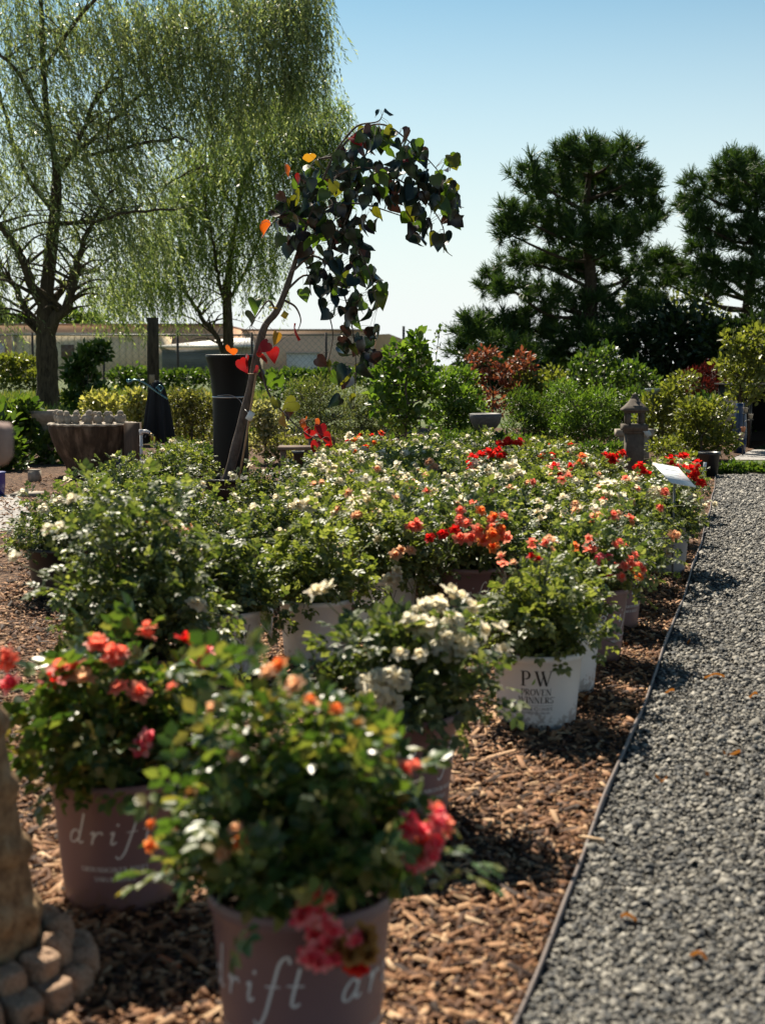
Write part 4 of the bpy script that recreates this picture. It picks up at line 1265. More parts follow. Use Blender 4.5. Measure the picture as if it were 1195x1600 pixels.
shrub('green_shrub', 'light green shrub behind the stone lantern, under the glass birdbath', 1035, 19, [(1020, 640, 26, 24, 420), (1045, 625, 26, 24, 420), (1030, 670, 34, 24, 500), (1065, 600, 26, 20, 260), (1000, 665, 16, 24, 200)], 'leaf_olive', .065, seed=21)
shrub('green_shrub', 'upright light green shrub right of the tilted white sign', 1095, 16.5, [(1080, 645, 28, 24, 520), (1115, 650, 30, 28, 560), (1090, 680, 36, 28, 620), (1130, 690, 24, 24, 360), (1070, 700, 34, 20, 420)], 'leaf_olive', .06, seed=22)
shrub('red_maple', 'small dark red laceleaf maple below the right pine', 1097, 25, [(1085, 590, 20, 14, 360), (1108, 585, 20, 16, 380), (1098, 605, 28, 14, 420), (1125, 600, 14, 16, 200)], 'maple_red', .09, lw=.2, seed=23, cat='maple')
shrub('light_green_tree', 'light green small tree at the right edge over the dark shelter', 1158, 18.5,
      [(1185, 525, 30, 20, 260), (1140, 530, 14, 16, 80), (1160, 550, 26, 22, 240), (1195, 560, 36, 28, 380), (1130, 570, 18, 12, 90), (1150, 585, 26, 22, 260), (1190, 600, 40, 28, 420), (1160, 618, 26, 14, 200), (1225, 560, 36, 40, 300)],
      'leaf_olive', .075, seed=24, trunk=[(1156, 702, .03, 0), (1157, 660, .027, 0), (1156, 610, .024, 0), (1175, 560, .015, 0)], cat='tree', shell=.3, bark='bark_pine')
shrub('low_shrub', 'low spreading dark groundcover beyond the end of the gravel', 1150, 14.6, [(1120, 737, 18, 10, 200), (1145, 735, 22, 12, 260), (1175, 738, 24, 12, 260), (1205, 738, 22, 12, 200)], 'leaf_mid', .06, seed=25)
shrub('green_shrub', 'pale flowering shrub in front of the stone bench', 1005, 14.6, [(1035, 700, 26, 18, 300), (1060, 715, 26, 16, 260), (985, 715, 20, 16, 200)], 'leaf_olive', .045, seed=26)
shrub('green_shrub', 'dark green shrub filling the gap behind the white roses', 760, 16.5, [(730, 690, 34, 16, 500), (775, 690, 34, 14, 500), (690, 690, 30, 18, 420), (820, 695, 34, 12, 400)], 'leaf_mid', .05, seed=27)

for i, (px, py, Y, n_, mt, lab) in enumerate((
        (345, 715, 14.2, 500, 'leaf_mid', 'dark low shrub at the foot of the tall black planter'), (520, 715, 13.2, 420, 'leaf_cream', 'pale speckled dwarf shrub right of the red redbud leaves'),
        (575, 708, 14.4, 520, 'leaf_grey', 'grey-green dwarf shrub left of the young green tree'), (290, 705, 14.4, 520, 'leaf_mid', 'low leafy shrub under the hanging black cloth'),
        (665, 700, 14.6, 520, 'leaf_mid', 'low green shrub just right of the young tree trunk'), (485, 700, 14.8, 420, 'leaf_privet', 'olive dwarf shrub behind the two black nursery pots'), (620, 705, 15.2, 480, 'leaf_olive', 'light olive dwarf shrub behind the young tree trunk'), (860, 700, 14.8, 600, 'leaf_olive', 'pale low shrub in front of the evergreens'), (940, 705, 14.9, 500, 'leaf_mid', 'low green shrub left of the lantern post'), (730, 712, 14.0, 420, 'leaf_olive', 'low light shrub in front of the dark stone bowl'))):
    shrub('dwarf_shrub', lab, px, Y, [(px - 18, py, 24, 16, n_), (px + 18, py + 2, 24, 15, n_), (px, py + 16, 34, 16, n_)], mt, .045, lw=.45, seed=50 + i)

for i, (px, ty, Y, mt, ls, lab) in enumerate((
        (870, 610, 21, 'leaf_mid', .07, 'dark leafy shrub filling in behind the two evergreens'), (980, 625, 21.5, 'leaf_mid', .07, 'leafy green shrub right behind the stone lantern roof'), (1060, 630, 21, 'leaf_olive', .07, 'pale upright shrub behind the lantern, toward the red maple'),
        (715, 590, 22, 'leaf_bright', .07, 'taller bright shrub behind the shrub next to the young tree'), (840, 590, 23, 'leaf_olive', .08, 'loose yellow-green shrub under the dark pine, above the evergreens'), (1125, 625, 21, 'leaf_mid', .07, 'green shrub between red maple and light green tree'), (400, 615, 21, 'leaf_privet', .06, 'olive shrub behind the tall black planter'), (620, 600, 22, 'leaf_mid', .08, 'green shrub seen through the young tree crown'))):
    r9 = random.Random(i)
    cl = [(px + r9.uniform(-30, 30), ty + r9.uniform(0, 70), r9.uniform(16, 30), r9.uniform(14, 28), 260) for _ in range(7)]
    shrub('green_shrub', lab, px, Y, cl, mt, ls, seed=80 + i, shell=.3)

# grass at the left, back
def grass():
    r = np.random.RandomState(2)
    n = 26000
    y = r.uniform(20, 46, n)
    x = (r.uniform(-120, 420, n) - CX) / FPX * y
    P = np.stack([x, y, np.full(n, -.012)], -1)
    D = unit(np.stack([r.normal(0, .3, n), r.normal(0, .3, n), np.ones(n)], -1))
    V, F = scatter(np.array(DIAM_V) * (.12, 1, 1), DIAM_F, frames(D, unit(r.normal(0, 1, (n, 3)))), r.uniform(.12, .42, n), P)
    put('grass', np_mesh('grass', V, F, M['grass']), kind='stuff', label='rough sunlit grass behind the willows')


grass()

# ------------------------------------------------------------------ the leaning redbud
def heart(seed, bend):
    """heart-shaped leaf, tip along +y, unit length"""
    r = np.random.RandomState(seed)
    outl = [(0, 0), (.16, -.10), (.36, -.08), (.50, .10), (.50, .32), (.38, .58), (.20, .82), (0, 1.05)]
    V, F = [], []
    ys = [0, -.0, .02, .14, .34, .58, .80, 1.05]
    for i, (x, y) in enumerate(outl):
        z = bend * (y ** 2) * .35
        V.append((0, ys[i], -z))
        V.append((x, y, .42 * x * abs(bend) + .07 * math.sin(6 * y + seed) - z))
        V.append((-x, y, .42 * x * abs(bend) + .07 * math.cos(5 * y + seed) - z))
    for i in range(7):
        a, b = i * 3, (i + 1) * 3
        F.append((a, a + 1, b + 1, b)); F.append((a, b, b + 2, a + 2))
    return V, F


def flat_leaf(name, cols, trans, rough=.35, tcol=None):
    return leafy(name, cols, trans, rough, .5, tcol)


RB = {
    'dark': flat_leaf('redbud leaf dark', [(.011, .020, .019), (.018, .028, .022)], .10, .36, (1.8, 2.6, .9)),
    'purple': flat_leaf('redbud leaf purple', [(.022, .014, .015), (.034, .024, .018)], .14, .36, (2.0, .9, .8)),
    'green': flat_leaf('redbud leaf green', [(.045, .075, .02), (.06, .10, .025)], .40, .4, (2.2, 2.4, .5)),
    'olive': flat_leaf('redbud leaf olive', [(.08, .10, .02), (.13, .12, .025)], .42, .4, (1.6, 1.6, .4)),
    'yellow': flat_leaf('redbud leaf yellow', [(.34, .22, .03), (.40, .20, .03)], .45, .45, (1.4, 1.2, .5)),
    'orange': flat_leaf('redbud leaf orange', [(.34, .08, .015), (.42, .12, .02)], .45, .45, (1.8, 1.2, .5)),
    'red': flat_leaf('redbud leaf red', [(.26, .012, .012), (.38, .02, .02)], 0.38, .4, (1.2, .7, .7)),
}
HM = {}
for k, m_ in RB.items():
    HM[k] = []
    for s_ in range(3):
        V, F = heart(s_ * 3 + 1, (.7, 1.5, -.8)[s_])
        HM[k].append(np_mesh('leaf_' + k, V, F, m_, smooth=True))

YR = 10.9
rb_base = Vector(((347 - CX) / FPX * YR, YR, 0))
rb = thing('redbud_tree', 'leaning redbud with large dark heart-shaped leaves and a few red and yellow ones', 'tree', rb_base)
rbp = lambda x, y, dy=0: AT(x, y, YR + dy) - rb_base
mb = MB()
tr = [(340, 812, .050, 0), (348, 780, .046, 0), (358, 742, .041, 0), (367, 706, .038, .02), (377, 665, .036, .03), (388, 622, .033, .02), (396, 585, .030, 0), (403, 548, .031, 0), (414, 510, .028, 0), (432, 487, .026, 0), (446, 455, .024, .02), (456, 425, .021, .03), (466, 395, .017, .03), (480, 350, .010, .0), (498, 300, .009, 0), (520, 245, .008, 0), (540, 215, .007, 0)]
q = spline([rbp(a, b, c) for a, b, r__, c in tr], 4)
mb.tube(q, np.interp(np.linspace(0, 1, len(q)), np.linspace(0, 1, len(tr)), [t[2] for t in tr]) * (1 + .06 * np.sin(np.arange(len(q)) * 1.1)), 12)
put('trunk', mb.mesh('trunk', M['bark_redbud'], True), rb)
RBB = [
    [(520, 245), (560, 205), (600, 195), (640, 222), (680, 262), (705, 300)],
    [(540, 215), (560, 196), (590, 190), (598, 178)],
    [(498, 300), (540, 268), (590, 265), (650, 300), (690, 350), (693, 395)],
    [(480, 350), (520, 320), (570, 320), (620, 335), (665, 350)],
    [(466, 395), (500, 360), (545, 370), (575, 420), (590, 480)],
    [(456, 425), (490, 400), (525, 430), (548, 500), (556, 570), (552, 640)],
    [(446, 455), (480, 430), (505, 470), (520, 520), (512, 570)],
    [(480, 350), (450, 330), (425, 350), (410, 372)],
    [(498, 300), (470, 280), (450, 270), (440, 276)],
    [(520, 245), (495, 250), (485, 262)],
    [(403, 560), (420, 615), (448, 650), (475, 675), (505, 692)],
    [(432, 487), (420, 470), (405, 488), (392, 508)],
    [(446, 470), (462, 480), (470, 500), (465, 518)],
]
rr_ = random.Random(9)
bpts = []
for l in RBB:
    dy0 = rr_.uniform(-.35, .35)
    q = spline([rbp(x, y, dy0 * i / (len(l) - 1)) for i, (x, y) in enumerate(l)], 5)
    b = MB().tube(q, np.linspace(.010, .0028, len(q)), 6)
    put('branch', b.mesh('branch', M['bark_redbud'], True), rb)
    bpts += [Vector(p) for p in q[4:]]
petio = MB()
LEAFN = [0]
EXTRA = {}


def hang_leaf(p, kind, size, r=rr_, spread=.5):
    wsc = size * r.uniform(.85, 1.1)
    yaw = r.uniform(0, 6.28)
    d = Vector((r.gauss(0, spread), r.gauss(0, spread), -1)).normalized()
    n = Vector((math.cos(yaw), math.sin(yaw) - .35, r.gauss(.3, .45))).normalized()
    x = d.cross(n).normalized(); z = x.cross(d)
    MM = Matrix((x, d, z)).transposed()
    me = r.choice(HM[kind])
    LEAFN[0] += 1
    if LEAFN[0] <= 300:
        o = put('leaf', me, rb, p)
        o.scale = (wsc, size, size)
        o.rotation_euler = MM.to_euler()
    else:
        V = np.array([tuple(p + MM @ Vector((v.co.x * wsc, v.co.y * size, v.co.z * size))) for v in me.vertices])
        EXTRA.setdefault(kind, MB()).add(V, [tuple(f.vertices) for f in me.polygons])
    near = min(bpts, key=lambda q_: (q_ - p).length)
    petio.tube([tuple(near), tuple((near + p) / 2 + Vector((0, 0, .02))), tuple(p)], [.002, .0016, .0012], 3, False)


for (x, y, kd, sz) in ((445, 258, 'orange', .10), (483, 240, 'yellow', .10), (497, 250, 'olive', .09), (408, 350, 'orange', .11), (552, 215, 'red', .11), (560, 220, 'red', .09), (468, 272, 'red', .09), (435, 302, 'purple', .09), (400, 468, 'green', .11), (392, 486, 'dark', .11), (474, 452, 'green', .10), (425, 455, 'green', .09),
                       (360, 545, 'orange', .11), (375, 562, 'red', .11), (384, 555, 'red', .10), (418, 535, 'red', .11), (425, 545, 'red', .10), (410, 552, 'red', .10), (432, 520, 'yellow', .10), (410, 580, 'purple', .09), (405, 575, 'red', .06), (418, 585, 'green', .12), (436, 590, 'green', .11), (430, 625, 'olive', .10), (462, 628, 'olive', .12), (442, 650, 'yellow', .11), (456, 640, 'purple', .09),
                       (478, 655, 'orange', .10), (492, 655, 'orange', .11), (500, 665, 'red', .11), (485, 672, 'red', .10), (505, 680, 'red', .10), (518, 684, 'purple', .09), (495, 690, 'red', .09), (510, 565, 'olive', .12), (495, 560, 'purple', .10), (520, 570, 'green', .11), (555, 620, 'olive', .11), (532, 622, 'dark', .11), (545, 235, 'purple', .09), (600, 175, 'dark', .07), (592, 172, 'dark', .06), (635, 250, 'red', .06)):
    hang_leaf(rbp(x, y, rr_.uniform(-.2, .05)), kd, sz, spread=.7)
CL = [(590, 212, 30, 12, 10, 0), (610, 212, 34, 14, 9, 1), (632, 232, 22, 14, 6, 0), (575, 225, 26, 18, 8, 0), (650, 262, 30, 22, 12, 0), (620, 255, 30, 24, 14, 0), (668, 300, 32, 28, 18, 0), (640, 310, 34, 26, 18, 0), (702, 258, 14, 10, 5, 2), (705, 300, 16, 16, 8, 0), (712, 345, 12, 14, 6, 0), (700, 330, 18, 18, 8, 0), (655, 350, 30, 14, 8, 0), (690, 385, 12, 14, 4, 0), (660, 372, 14, 8, 3, 0),
      (530, 262, 28, 22, 12, 0), (560, 275, 30, 24, 16, 0), (600, 280, 26, 24, 12, 0), (590, 318, 26, 20, 12, 0), (490, 280, 26, 18, 10, 0), (480, 305, 30, 20, 14, 0), (520, 310, 36, 26, 22, 0), (450, 335, 24, 22, 12, 0), (480, 350, 34, 26, 22, 0), (530, 355, 34, 28, 22, 0), (565, 360, 24, 20, 9, 1), (450, 375, 16, 20, 7, 0), (500, 395, 36, 24, 18, 0), (545, 400, 32, 24, 14, 0), (530, 440, 36, 24, 18, 0), (575, 435, 22, 20, 9, 1), (495, 440, 20, 22, 8, 0), (590, 465, 14, 20, 6, 2), (550, 480, 30, 20, 12, 1), (520, 485, 14, 16, 4, 0), (560, 520, 28, 22, 11, 1), (540, 550, 26, 18, 8, 1), (570, 560, 20, 20, 7, 1), (550, 590, 20, 18, 5, 2), (530, 585, 14, 12, 3, 2)]
for (x, y, rx, ry, n, tone) in CL:
    for k in range(int(n * 1.05)):
        a = rr_.uniform(0, 6.28); s_ = math.sqrt(rr_.random())
        px_, py_ = x + rx * s_ * math.cos(a), y + ry * s_ * math.sin(a) - 8
        kind = rr_.choices(['dark', 'purple', 'green', 'olive'], [(6, 2, 2.0, .7), (5, 2, 2, 1.2), (2, 1.5, 2.5, 3)][tone])[0]
        hang_leaf(rbp(px_, py_, rr_.uniform(-.30, .30)), kind, rr_.uniform(.085, .125), spread=.6)
put('petioles', petio.mesh('petioles', M['bark_redbud']), rb, kind='stuff')
for kd_, mb_ in EXTRA.items():
    put('leaves', mb_.mesh('leaves', RB[kd_], True), rb, kind='stuff')
# tie tapes
tape_r = plain('red tape', (.55, .02, .02), .4); tape_y = plain('yellow tape', (.60, .38, .03), .4)
mb = MB().tube([rbp(421, 481), rbp(430, 481, -.03), rbp(440, 484)], .006, 5)
mb.box(rbp(445, 492, -.03), (.045, .004, .05), Matrix.Rotation(.6, 4, 'Y'))
put('tie_tape', mb.mesh('tie_tape', tape_y), rb)
mb = MB().tube([rbp(461, 505), rbp(460, 512), rbp(462, 520), rbp(468, 532)], [.008, .005, .010, .012], 6)
put('tie_tape', mb.mesh('tie_tape', tape_r), rb)
# stake tied to the trunk
mb = MB().tube([rbp(362, 812, -.05), rbp(382, 700, -.055), rbp(398, 600, -.04), (rbp(402, 572, -.04))], .0085, 8)
mb.tube([rbp(388, 584), rbp(396, 584, -.07), rbp(404, 586)], .003, 5)
put('stake', mb.mesh('stake', plain('bamboo stake', (.42, .24, .12), .55, noise=.2, scale=12)), rb)
mb = MB().box(rbp(391, 650, -.08), (.05, .002, .07), Matrix.Rotation(.5, 4, 'Y'))
mb.tube([rbp(383, 640, -.06), rbp(388, 645, -.08)], .0015, 4)
put('plant_tag', mb.mesh('plant_tag', M['label_white']), rb)
mb = MB().lathe([(.001, .0), (.17, .0), (.18, .02), (.21, .20), (.215, .215), (.222, .22), (.222, .236), (.205, .236), (.20, .20), (.001, .20)], 40, rb_base * 0 + Vector((.07, 0, 0)))
put('pot', mb.mesh('pot', M['pot_black'], True), rb)

# ------------------------------------------------------------------ tall black planter
Yp = 13.2
c = G(361, 756); c = Vector(((361 - CX) / FPX * Yp, Yp, 0))
k = Yp / FPX
t = thing('tall_planter', 'tall glossy black tapered planter with flared rim standing behind the redbud trunk', 'planter', c)
gloss = plain('black glazed', (.004, .005, .006), .45, .18)
prof = [(.001, .0), (27 * k, 0), (28 * k, 25 * k), (27.5 * k, 60 * k), (27.5 * k, 110 * k), (28 * k, 135 * k), (30 * k, 160 * k), (34 * k, 185 * k), (37.5 * k, 196 * k), (38.5 * k, 200 * k), (37 * k, 201 * k), (33 * k, 190 * k), (25 * k, 150 * k), (.001, 150 * k)]
put('body', MB().lathe(prof, 48).mesh('body', gloss, True), t)
mb = MB().lathe([(28.2 * k, 134 * k), (28.9 * k, 135 * k), (28.2 * k, 136.5 * k)], 48)
mb.tube(spline([(-.10, -.19, 138 * k), (.02, -.22, 139 * k), (.10, -.20, 132 * k), (.14, -.21, 122 * k)], 6), .0035, 5)
put('wire_band', mb.mesh('wire_band', plain('grey wire', (.35, .36, .38), .3, metal=.8)), t)

# ------------------------------------------------------------------ black cloth, watering wand, standpipe
Yc = 15.0; k = Yc / FPX
c = Vector(((247 - CX) / FPX * Yc, Yc, 0))
t = thing('cloth_cover', 'black cloth hanging in folds over a post between variegated shrubs', 'cloth', c)
zt = 1.1 - (597 - HZ) * k
def cover(zlo, seed):
    n = 60; V, F = [], []
    rows = 12
    for i in range(rows + 1):
        tt = i / rows
        z = zt + .0 - (zt - zlo) * tt
        for j in range(n):
            th = 2 * math.pi * j / n
            rad = .035 + .085 * tt ** .5
            rad *= 1 + (.10 + .22 * tt) * math.sin(th * 6 + seed + tt) + .08 * math.sin(th * 11 + 2)
            zz = z + (.05 * math.sin(th * 3 + seed) if i == rows else 0)
            V.append((rad * math.cos(th) * 1.15, rad * math.sin(th) * .9, zz))
    for i in range(rows):
        for j in range(n):
            F.append((i * n + j, i * n + (j + 1) % n, (i + 1) * n + (j + 1) % n, (i + 1) * n + j))
    return V, F
V, F = cover(.32, 1)
put('fabric', np_mesh('fabric', V, F, plain('black fabric', (.012, .013, .016), .75, .3), smooth=True), t)
put('post', MB().tube([(0, 0, -.02), (0, 0, zt + .02)], .025, 10).mesh('post', M['pot_black']), t)
cp = lambda x, y, dy=0: AT(x, y, Yc + dy) - c
mb = MB().tube(spline([cp(204, 595, -.1), cp(215, 594, -.1), cp(228, 600, -.1), cp(243, 611, -.1), cp(262, 624, -.1)], 5), .010, 8)
t2 = thing('watering_wand', 'teal metal watering wand lying across the top of the black cloth', 'watering wand', c)
chrome = plain('anodised metal', (.10, .20, .22), .25, metal=.7)
put('tube', mb.mesh('tube', chrome, True), t2)
put('rose_head', MB().tube([cp(199, 597, -.1), cp(203, 596, -.1), cp(207, 595, -.1)], [.030, .028, .013], 14).mesh('rose_head', chrome), t2)
mb = MB().tube(spline([cp(244, 607, -.13), cp(250, 602, -.13), cp(255, 606, -.13), cp(252, 612, -.13)], 5), .007, 6)
mb.tube([cp(247, 605, -.13), cp(252, 615, -.13)], .012, 8)
put('valve', mb.mesh('valve', chrome), t2)

Ys = 13.6; k = Ys / FPX
c = Vector(((221 - CX) / FPX * Ys, Ys, 0))
t = thing('standpipe', 'white plastic standpipe with elbow beside the stone urn', 'pipe', c)
zt = 1.1 - (671 - HZ) * k
pvc = plain('white pvc', (.62, .62, .64), .4)
put('pipe', MB().tube([(0, 0, -.02), (0, 0, zt)], .014, 14).mesh('pipe', pvc, True), t)
mb = MB().tube([(0, 0, zt - .05), (0, 0, zt + .005)], .019, 14); mb.tube([(-.005, 0, zt - .015), (.05, 0, zt - .015), (.085, 0, zt - .03)], [.017, .017, .014], 12); mb.tube([(0, 0, zt * .66), (0, 0, zt * .66 + .02)], .017, 12)
put('elbow', mb.mesh('elbow', pvc, True), t)
put('faucet', MB().tube([(.08, 0, zt - .04), (.105, 0, zt - .05), (.105, -.01, zt - .10)], [.016, .018, .012], 10).mesh('faucet', plain('brass', (.35, .26, .14), .4, metal=.8)), t)

# ------------------------------------------------------------------ stone urn and its row of birds
Yu = 14.2; k = Yu / FPX
c = Vector(((146 - CX) / FPX * Yu, Yu, 0))
zr = 1.1 - (664 - HZ) * k
M['urn'] = plain('stained cast stone', (.12, .085, .06), .85, .2, cols=[(.028, .020, .015, .32), (.085, .058, .040, .5), (.20, .14, .10, .66), (.30, .23, .17, .8)], scale=5, bump=.012, stretch=(2.2, 2.2, .35))
M['cast'] = plain('cast stone', (.33, .285, .235), .85, .2, noise=.3, scale=24, bump=.004)
t = thing('stone_urn', 'wide round brown stone urn with streaked ribbed sides and pale rim', 'urn', c)
def ribs(R, Z, th, i):
    return R * (1 + .030 * np.sin(th * 9 + Z * 3) * ((i > 1) & (i < 7))), Z + .010 * np.sin(th * 14) * (i == 6)
R_ = 67 * k
prof = [(.001, 0), (36 * k, 0), (40 * k, .03), (44 * k, .12), (55 * k, .24), (62 * k, .36), (66 * k, zr - .03), (67.5 * k, zr), (64 * k, zr + .012), (60 * k, zr - .01), (.001, zr - .03)]
put('bowl', MB().lathe(prof, 90, bump=ribs).mesh('bowl', M['urn'], True), t)
mb = MB().lathe([(63 * k, zr + .006), (68 * k, zr + .004), (69 * k, zr + .014), (67 * k, zr + .026), (62.5 * k, zr + .024), (62 * k, zr)], 90, bump=lambda R, Z, th, i: (R * (1 + .012 * np.sin(th * 17)), Z + .004 * np.sin(th * 23)))
put('rim', mb.mesh('rim', M['cast'], True), t)


def bird_mesh(seed):
    r = random.Random(seed)
    mb = MB()
    def ell(cx, cy, cz, a, b, cc, tilt=0, n=12, m=8):
        V, F = [], []
        for i in range(m + 1):
            ph = math.pi * i / m
            for j in range(n):
                th = 2 * math.pi * j / n
                x, y, z = a * math.sin(ph) * math.cos(th), b * math.sin(ph) * math.sin(th), cc * math.cos(ph)
                y, z = y * math.cos(tilt) - z * math.sin(tilt), y * math.sin(tilt) + z * math.cos(tilt)
                V.append((cx + x, cy + y, cz + z))
        for i in range(m):
            for j in range(n):
                F.append((i * n + j, (i + 1) * n + j, (i + 1) * n + (j + 1) % n, i * n + (j + 1) % n))
        mb.add(V, F)
    ell(0, 0, .048, .038, .050, .048, .25)
    ell(0, -.018, .098, .026, .029, .027)
    mb.tube([(0, -.040, .098), (0, -.062, .090)], [.008, .001], 6)
    ell(-.030, .006, .050, .014, .036, .032, .5)
    ell(.030, .006, .050, .014, .036, .032, .5)
    mb.tube([(0, .035, .045), (0, .075, .040), (0, .095, .045)], [.020, .014, .008], 6)
    mb.box((0, -.005, .006), (.05, .06, .012))
    return mb.mesh('stone_bird', M['cast'], True)


bm_ = bird_mesh(1)
BN = ['first', 'second', 'third', 'fourth', 'fifth', 'sixth', 'seventh', 'eighth', 'ninth', 'tenth', 'eleventh', 'twelfth', 'thirteenth']
front = [98, 104, 116, 137, 156, 172, 187, 191]
back = [95, 102, 120, 137, 151, 170, 193]
fr = sorted(set(front))
for i, x in enumerate([97, 107, 118, 137, 155, 171, 187]):
    o = put('stone_bird', bm_, None, AT(x, 655, Yu - .10), f'{BN[i]} small stone bird from the left in the front row on the urn', 'stone bird', 'small stone birds on the urn')
    o.location.z = zr + .016 - .0
    o.rotation_euler = (0, 0, rr_.uniform(-1.2, 1.2)); s_ = rr_.uniform(.95, 1.12); o.scale = (s_, s_, s_)
for i, x in enumerate([93, 103, 120, 138, 152, 171, 190]):
    o = put('stone_bird', bm_, None, AT(x, 650, Yu + .13), f'{BN[i]} small stone bird from the left in the back row on the urn', 'stone bird', 'small stone birds on the urn')
    o.location.z = zr + .016
    o.rotation_euler = (0, 0, rr_.uniform(-1.5, 1.5)); s_ = rr_.uniform(.95, 1.15); o.scale = (s_, s_, s_)
mb = MB().lathe([(.001, zr - .01), (62.4 * k, zr - .004), (62.4 * k, zr + .016), (.001, zr + .016)], 60)
put('lid', mb.mesh('lid', M['cast']), t)

# post block right of the urn, blue pot under it, second bowl behind
c = Vector(((208 - CX) / FPX * 13.9, 13.9, 0)); k = 13.9 / FPX
t = put('timber_post', MB().box((0, 0, 43 * k), (24 * k, .14, 86 * k)).mesh('timber_post', plain('weathered timber', (.10, .065, .045), .8, noise=.4, scale=9, stretch=(4, 4, .4))), None, c, 'square brown weathered post between the urn and the white standpipe', 'post')
def simple_pot(name, label, cat, px, Y, prof, mat, n=36, parts=None, group=None, z0=0):
    c = Vector(((px - CX) / FPX * Y, Y, z0))
    t = thing(name, label, cat, c, group)
    k = Y / FPX
    put('body', MB().lathe([(a * k, b * k) for a, b in prof], n).mesh('body', mat, True), t)
    return t, k
M['blue'] = plain('cobalt glaze', (.010, .030, .09), .3, .5)
M['navy'] = plain('violet blue glaze', (.035, .03, .20), .3, .6)
simple_pot('glazed_pot', 'blue glazed pot half hidden beside the stone urn', 'pot', 194, 13.75, [(.1, 0), (9, 0), (12, 20), (13, 32), (14, 34), (12, 33), (.1, 28)], M['blue'])
simple_pot('glazed_pot', 'violet blue glazed pot cut by the left frame edge', 'pot', -8, 12.0, [(.1, 0), (13, 0), (15, 20), (15, 34), (16, 37), (13, 36), (.1, 32)], M['navy'])
t, k = simple_pot('stone_bowl', 'low grey stone bowl behind the left side of the urn', 'bowl', 74, 16.0, [(.1, 0), (14, 0), (11, 12), (12, 60), (20, 66), (24, 74), (25, 82), (22, 82), (.1, 74)], M['cast'])
t, k = simple_pot('stone_bowl', 'dark grey stone bowl on a hidden pedestal behind the white roses', 'bowl', 758, 16.6, [(.1, 0), (13, 0), (9, 10), (9, 44), (18, 50), (23, 58), (25, 66), (25, 71), (22, 72), (20, 68), (.1, 62)], plain('dark granite', (.085, .085, .088), .6, noise=.3, scale=40))
t, k = simple_pot('birdbath', 'slim birdbath with pale glass bowl above the shrubs behind the lantern', 'birdbath', 1018, 19.0, [(.1, 0), (9, 0), (5, 8), (2.5, 20), (2.5, 78), (6, 84), (12, 89), (13, 92), (12, 92), (.1, 87)], plain('pale glass', (.35, .40, .38), .15, .8))
t = put('stone_bench', MB().box((0, 0, .36), (.40, .20, .075)).box((-.12, 0, .16), (.07, .16, .32)).box((.12, 0, .16), (.07, .16, .32)).mesh('stone_bench', M['cast']), None, Vector(((990 - CX) / FPX * 15.6, 15.6, 0)), 'small pale stone bench behind the lantern post', 'bench')
t = put('concrete_block', MB().box((0, 0, .05), (.10, .12, .10)).box((0, -.0, .105), (.09, .10, .012)).mesh('concrete_block', M['cast']), None, G(55, 752), 'small grey concrete block on the mulch near the left edge', 'block')
t = put('paving_slab', MB().box((0, 0, .012), (.24, .28, .024)).mesh('paving_slab', M['cast']), None, G(45, 774), 'thin flat pale slab lying on the mulch at the left', 'slab')

# low trays and dark pots between the roses and shrubs
tim = plain('old board', (.22, .15, .115), .8, noise=.35, scale=14, stretch=(.3, 3, 3))
for (px, yb, w, h_, lab, mt) in ((462, 792, .26, .16, 'low grey board bench end behind the pale-flowered rose', tim), (498, 745, .22, .10, 'short board lying behind the cream roses near the redbud leaves', tim)):
    g = G(px, yb)
    t = thing('plant_bench', lab, 'bench', g)
    put('board', MB().box((0, -.05, h_ + .30), (w, .09, .022)).mesh('board', mt), t)
    put('board', MB().box((0, .05, h_ + .303), (w, .09, .022)).mesh('board', mt), t)
    put('leg', MB().box((-w * .36, 0, (h_ + .29) / 2), (.04, .12, h_ + .29)).mesh('leg', mt), t)
    put('leg', MB().box((w * .36, 0, (h_ + .29) / 2), (.04, .12, h_ + .29)).mesh('leg', mt), t)
for (px, Y, lab) in ((474, 12.6, 'black nursery pot under the red redbud leaves'), (500, 12.4, 'black nursery pot right of the other one under the red leaves'), (1108, 14.0, 'black pot with pale rim at the end of the gravel path')):
    simple_pot('nursery_pot', lab, 'pot', px, Y, [(.1, 0), (13, 0), (16, 34), (17.5, 35), (17.5, 39), (15, 39), (14, 34), (.1, 34)], M['pot_black'], z0=.12 if px < 600 else 0)

# ------------------------------------------------------------------ stone lantern
Yl = 14.0; k = Yl / FPX
c = Vector(((990 - CX) / FPX * Yl, Yl, 0))
t = thing('stone_lantern', 'grey brown stone pagoda lantern with open light box on a square post', 'lantern', c, rz=.0)
M['lantern'] = plain('weathered lantern stone', (.11, .092, .076), .85, .2, noise=.35, scale=18, bump=.004)
z = lambda y: 1.1 - (y - HZ) * k
L_ = lambda n_, mb_: put(n_, mb_.mesh(n_, M['lantern']), t)
L_('post', MB().box((0, 0, z(672) / 2), (27 * k, 27 * k, z(672)), None, .96))
L_('shelf', MB().box((0, 0, z(667)), (37 * k, 37 * k, 10 * k)).box((0, 0, z(674)), (31 * k, 31 * k, 4 * k)))
for sx in (-1, 1):
    for sy in (-1, 1):
        L_('pillar', MB().box((sx * 10.5 * k, sy * 10.5 * k, z(653.5)), (6 * k, 6 * k, 17.4 * k)))
L_('lintel', MB().box((0, 0, z(643.2)), (29 * k, 29 * k, 3.2 * k)))
mb = MB().lathe([(.001, z(641.5)), (27 * k, z(641.5)), (27.6 * k, z(639)), (19 * k, z(633)), (12 * k, z(627)), (8.5 * k, z(622.5)), (.001, z(622.5))], 4)
A_ = Matrix.Rotation(math.pi / 4, 4, 'Z')
mb.v = [v @ np.array(A_.to_3x3()).T for v in mb.v]
L_('roof', mb)
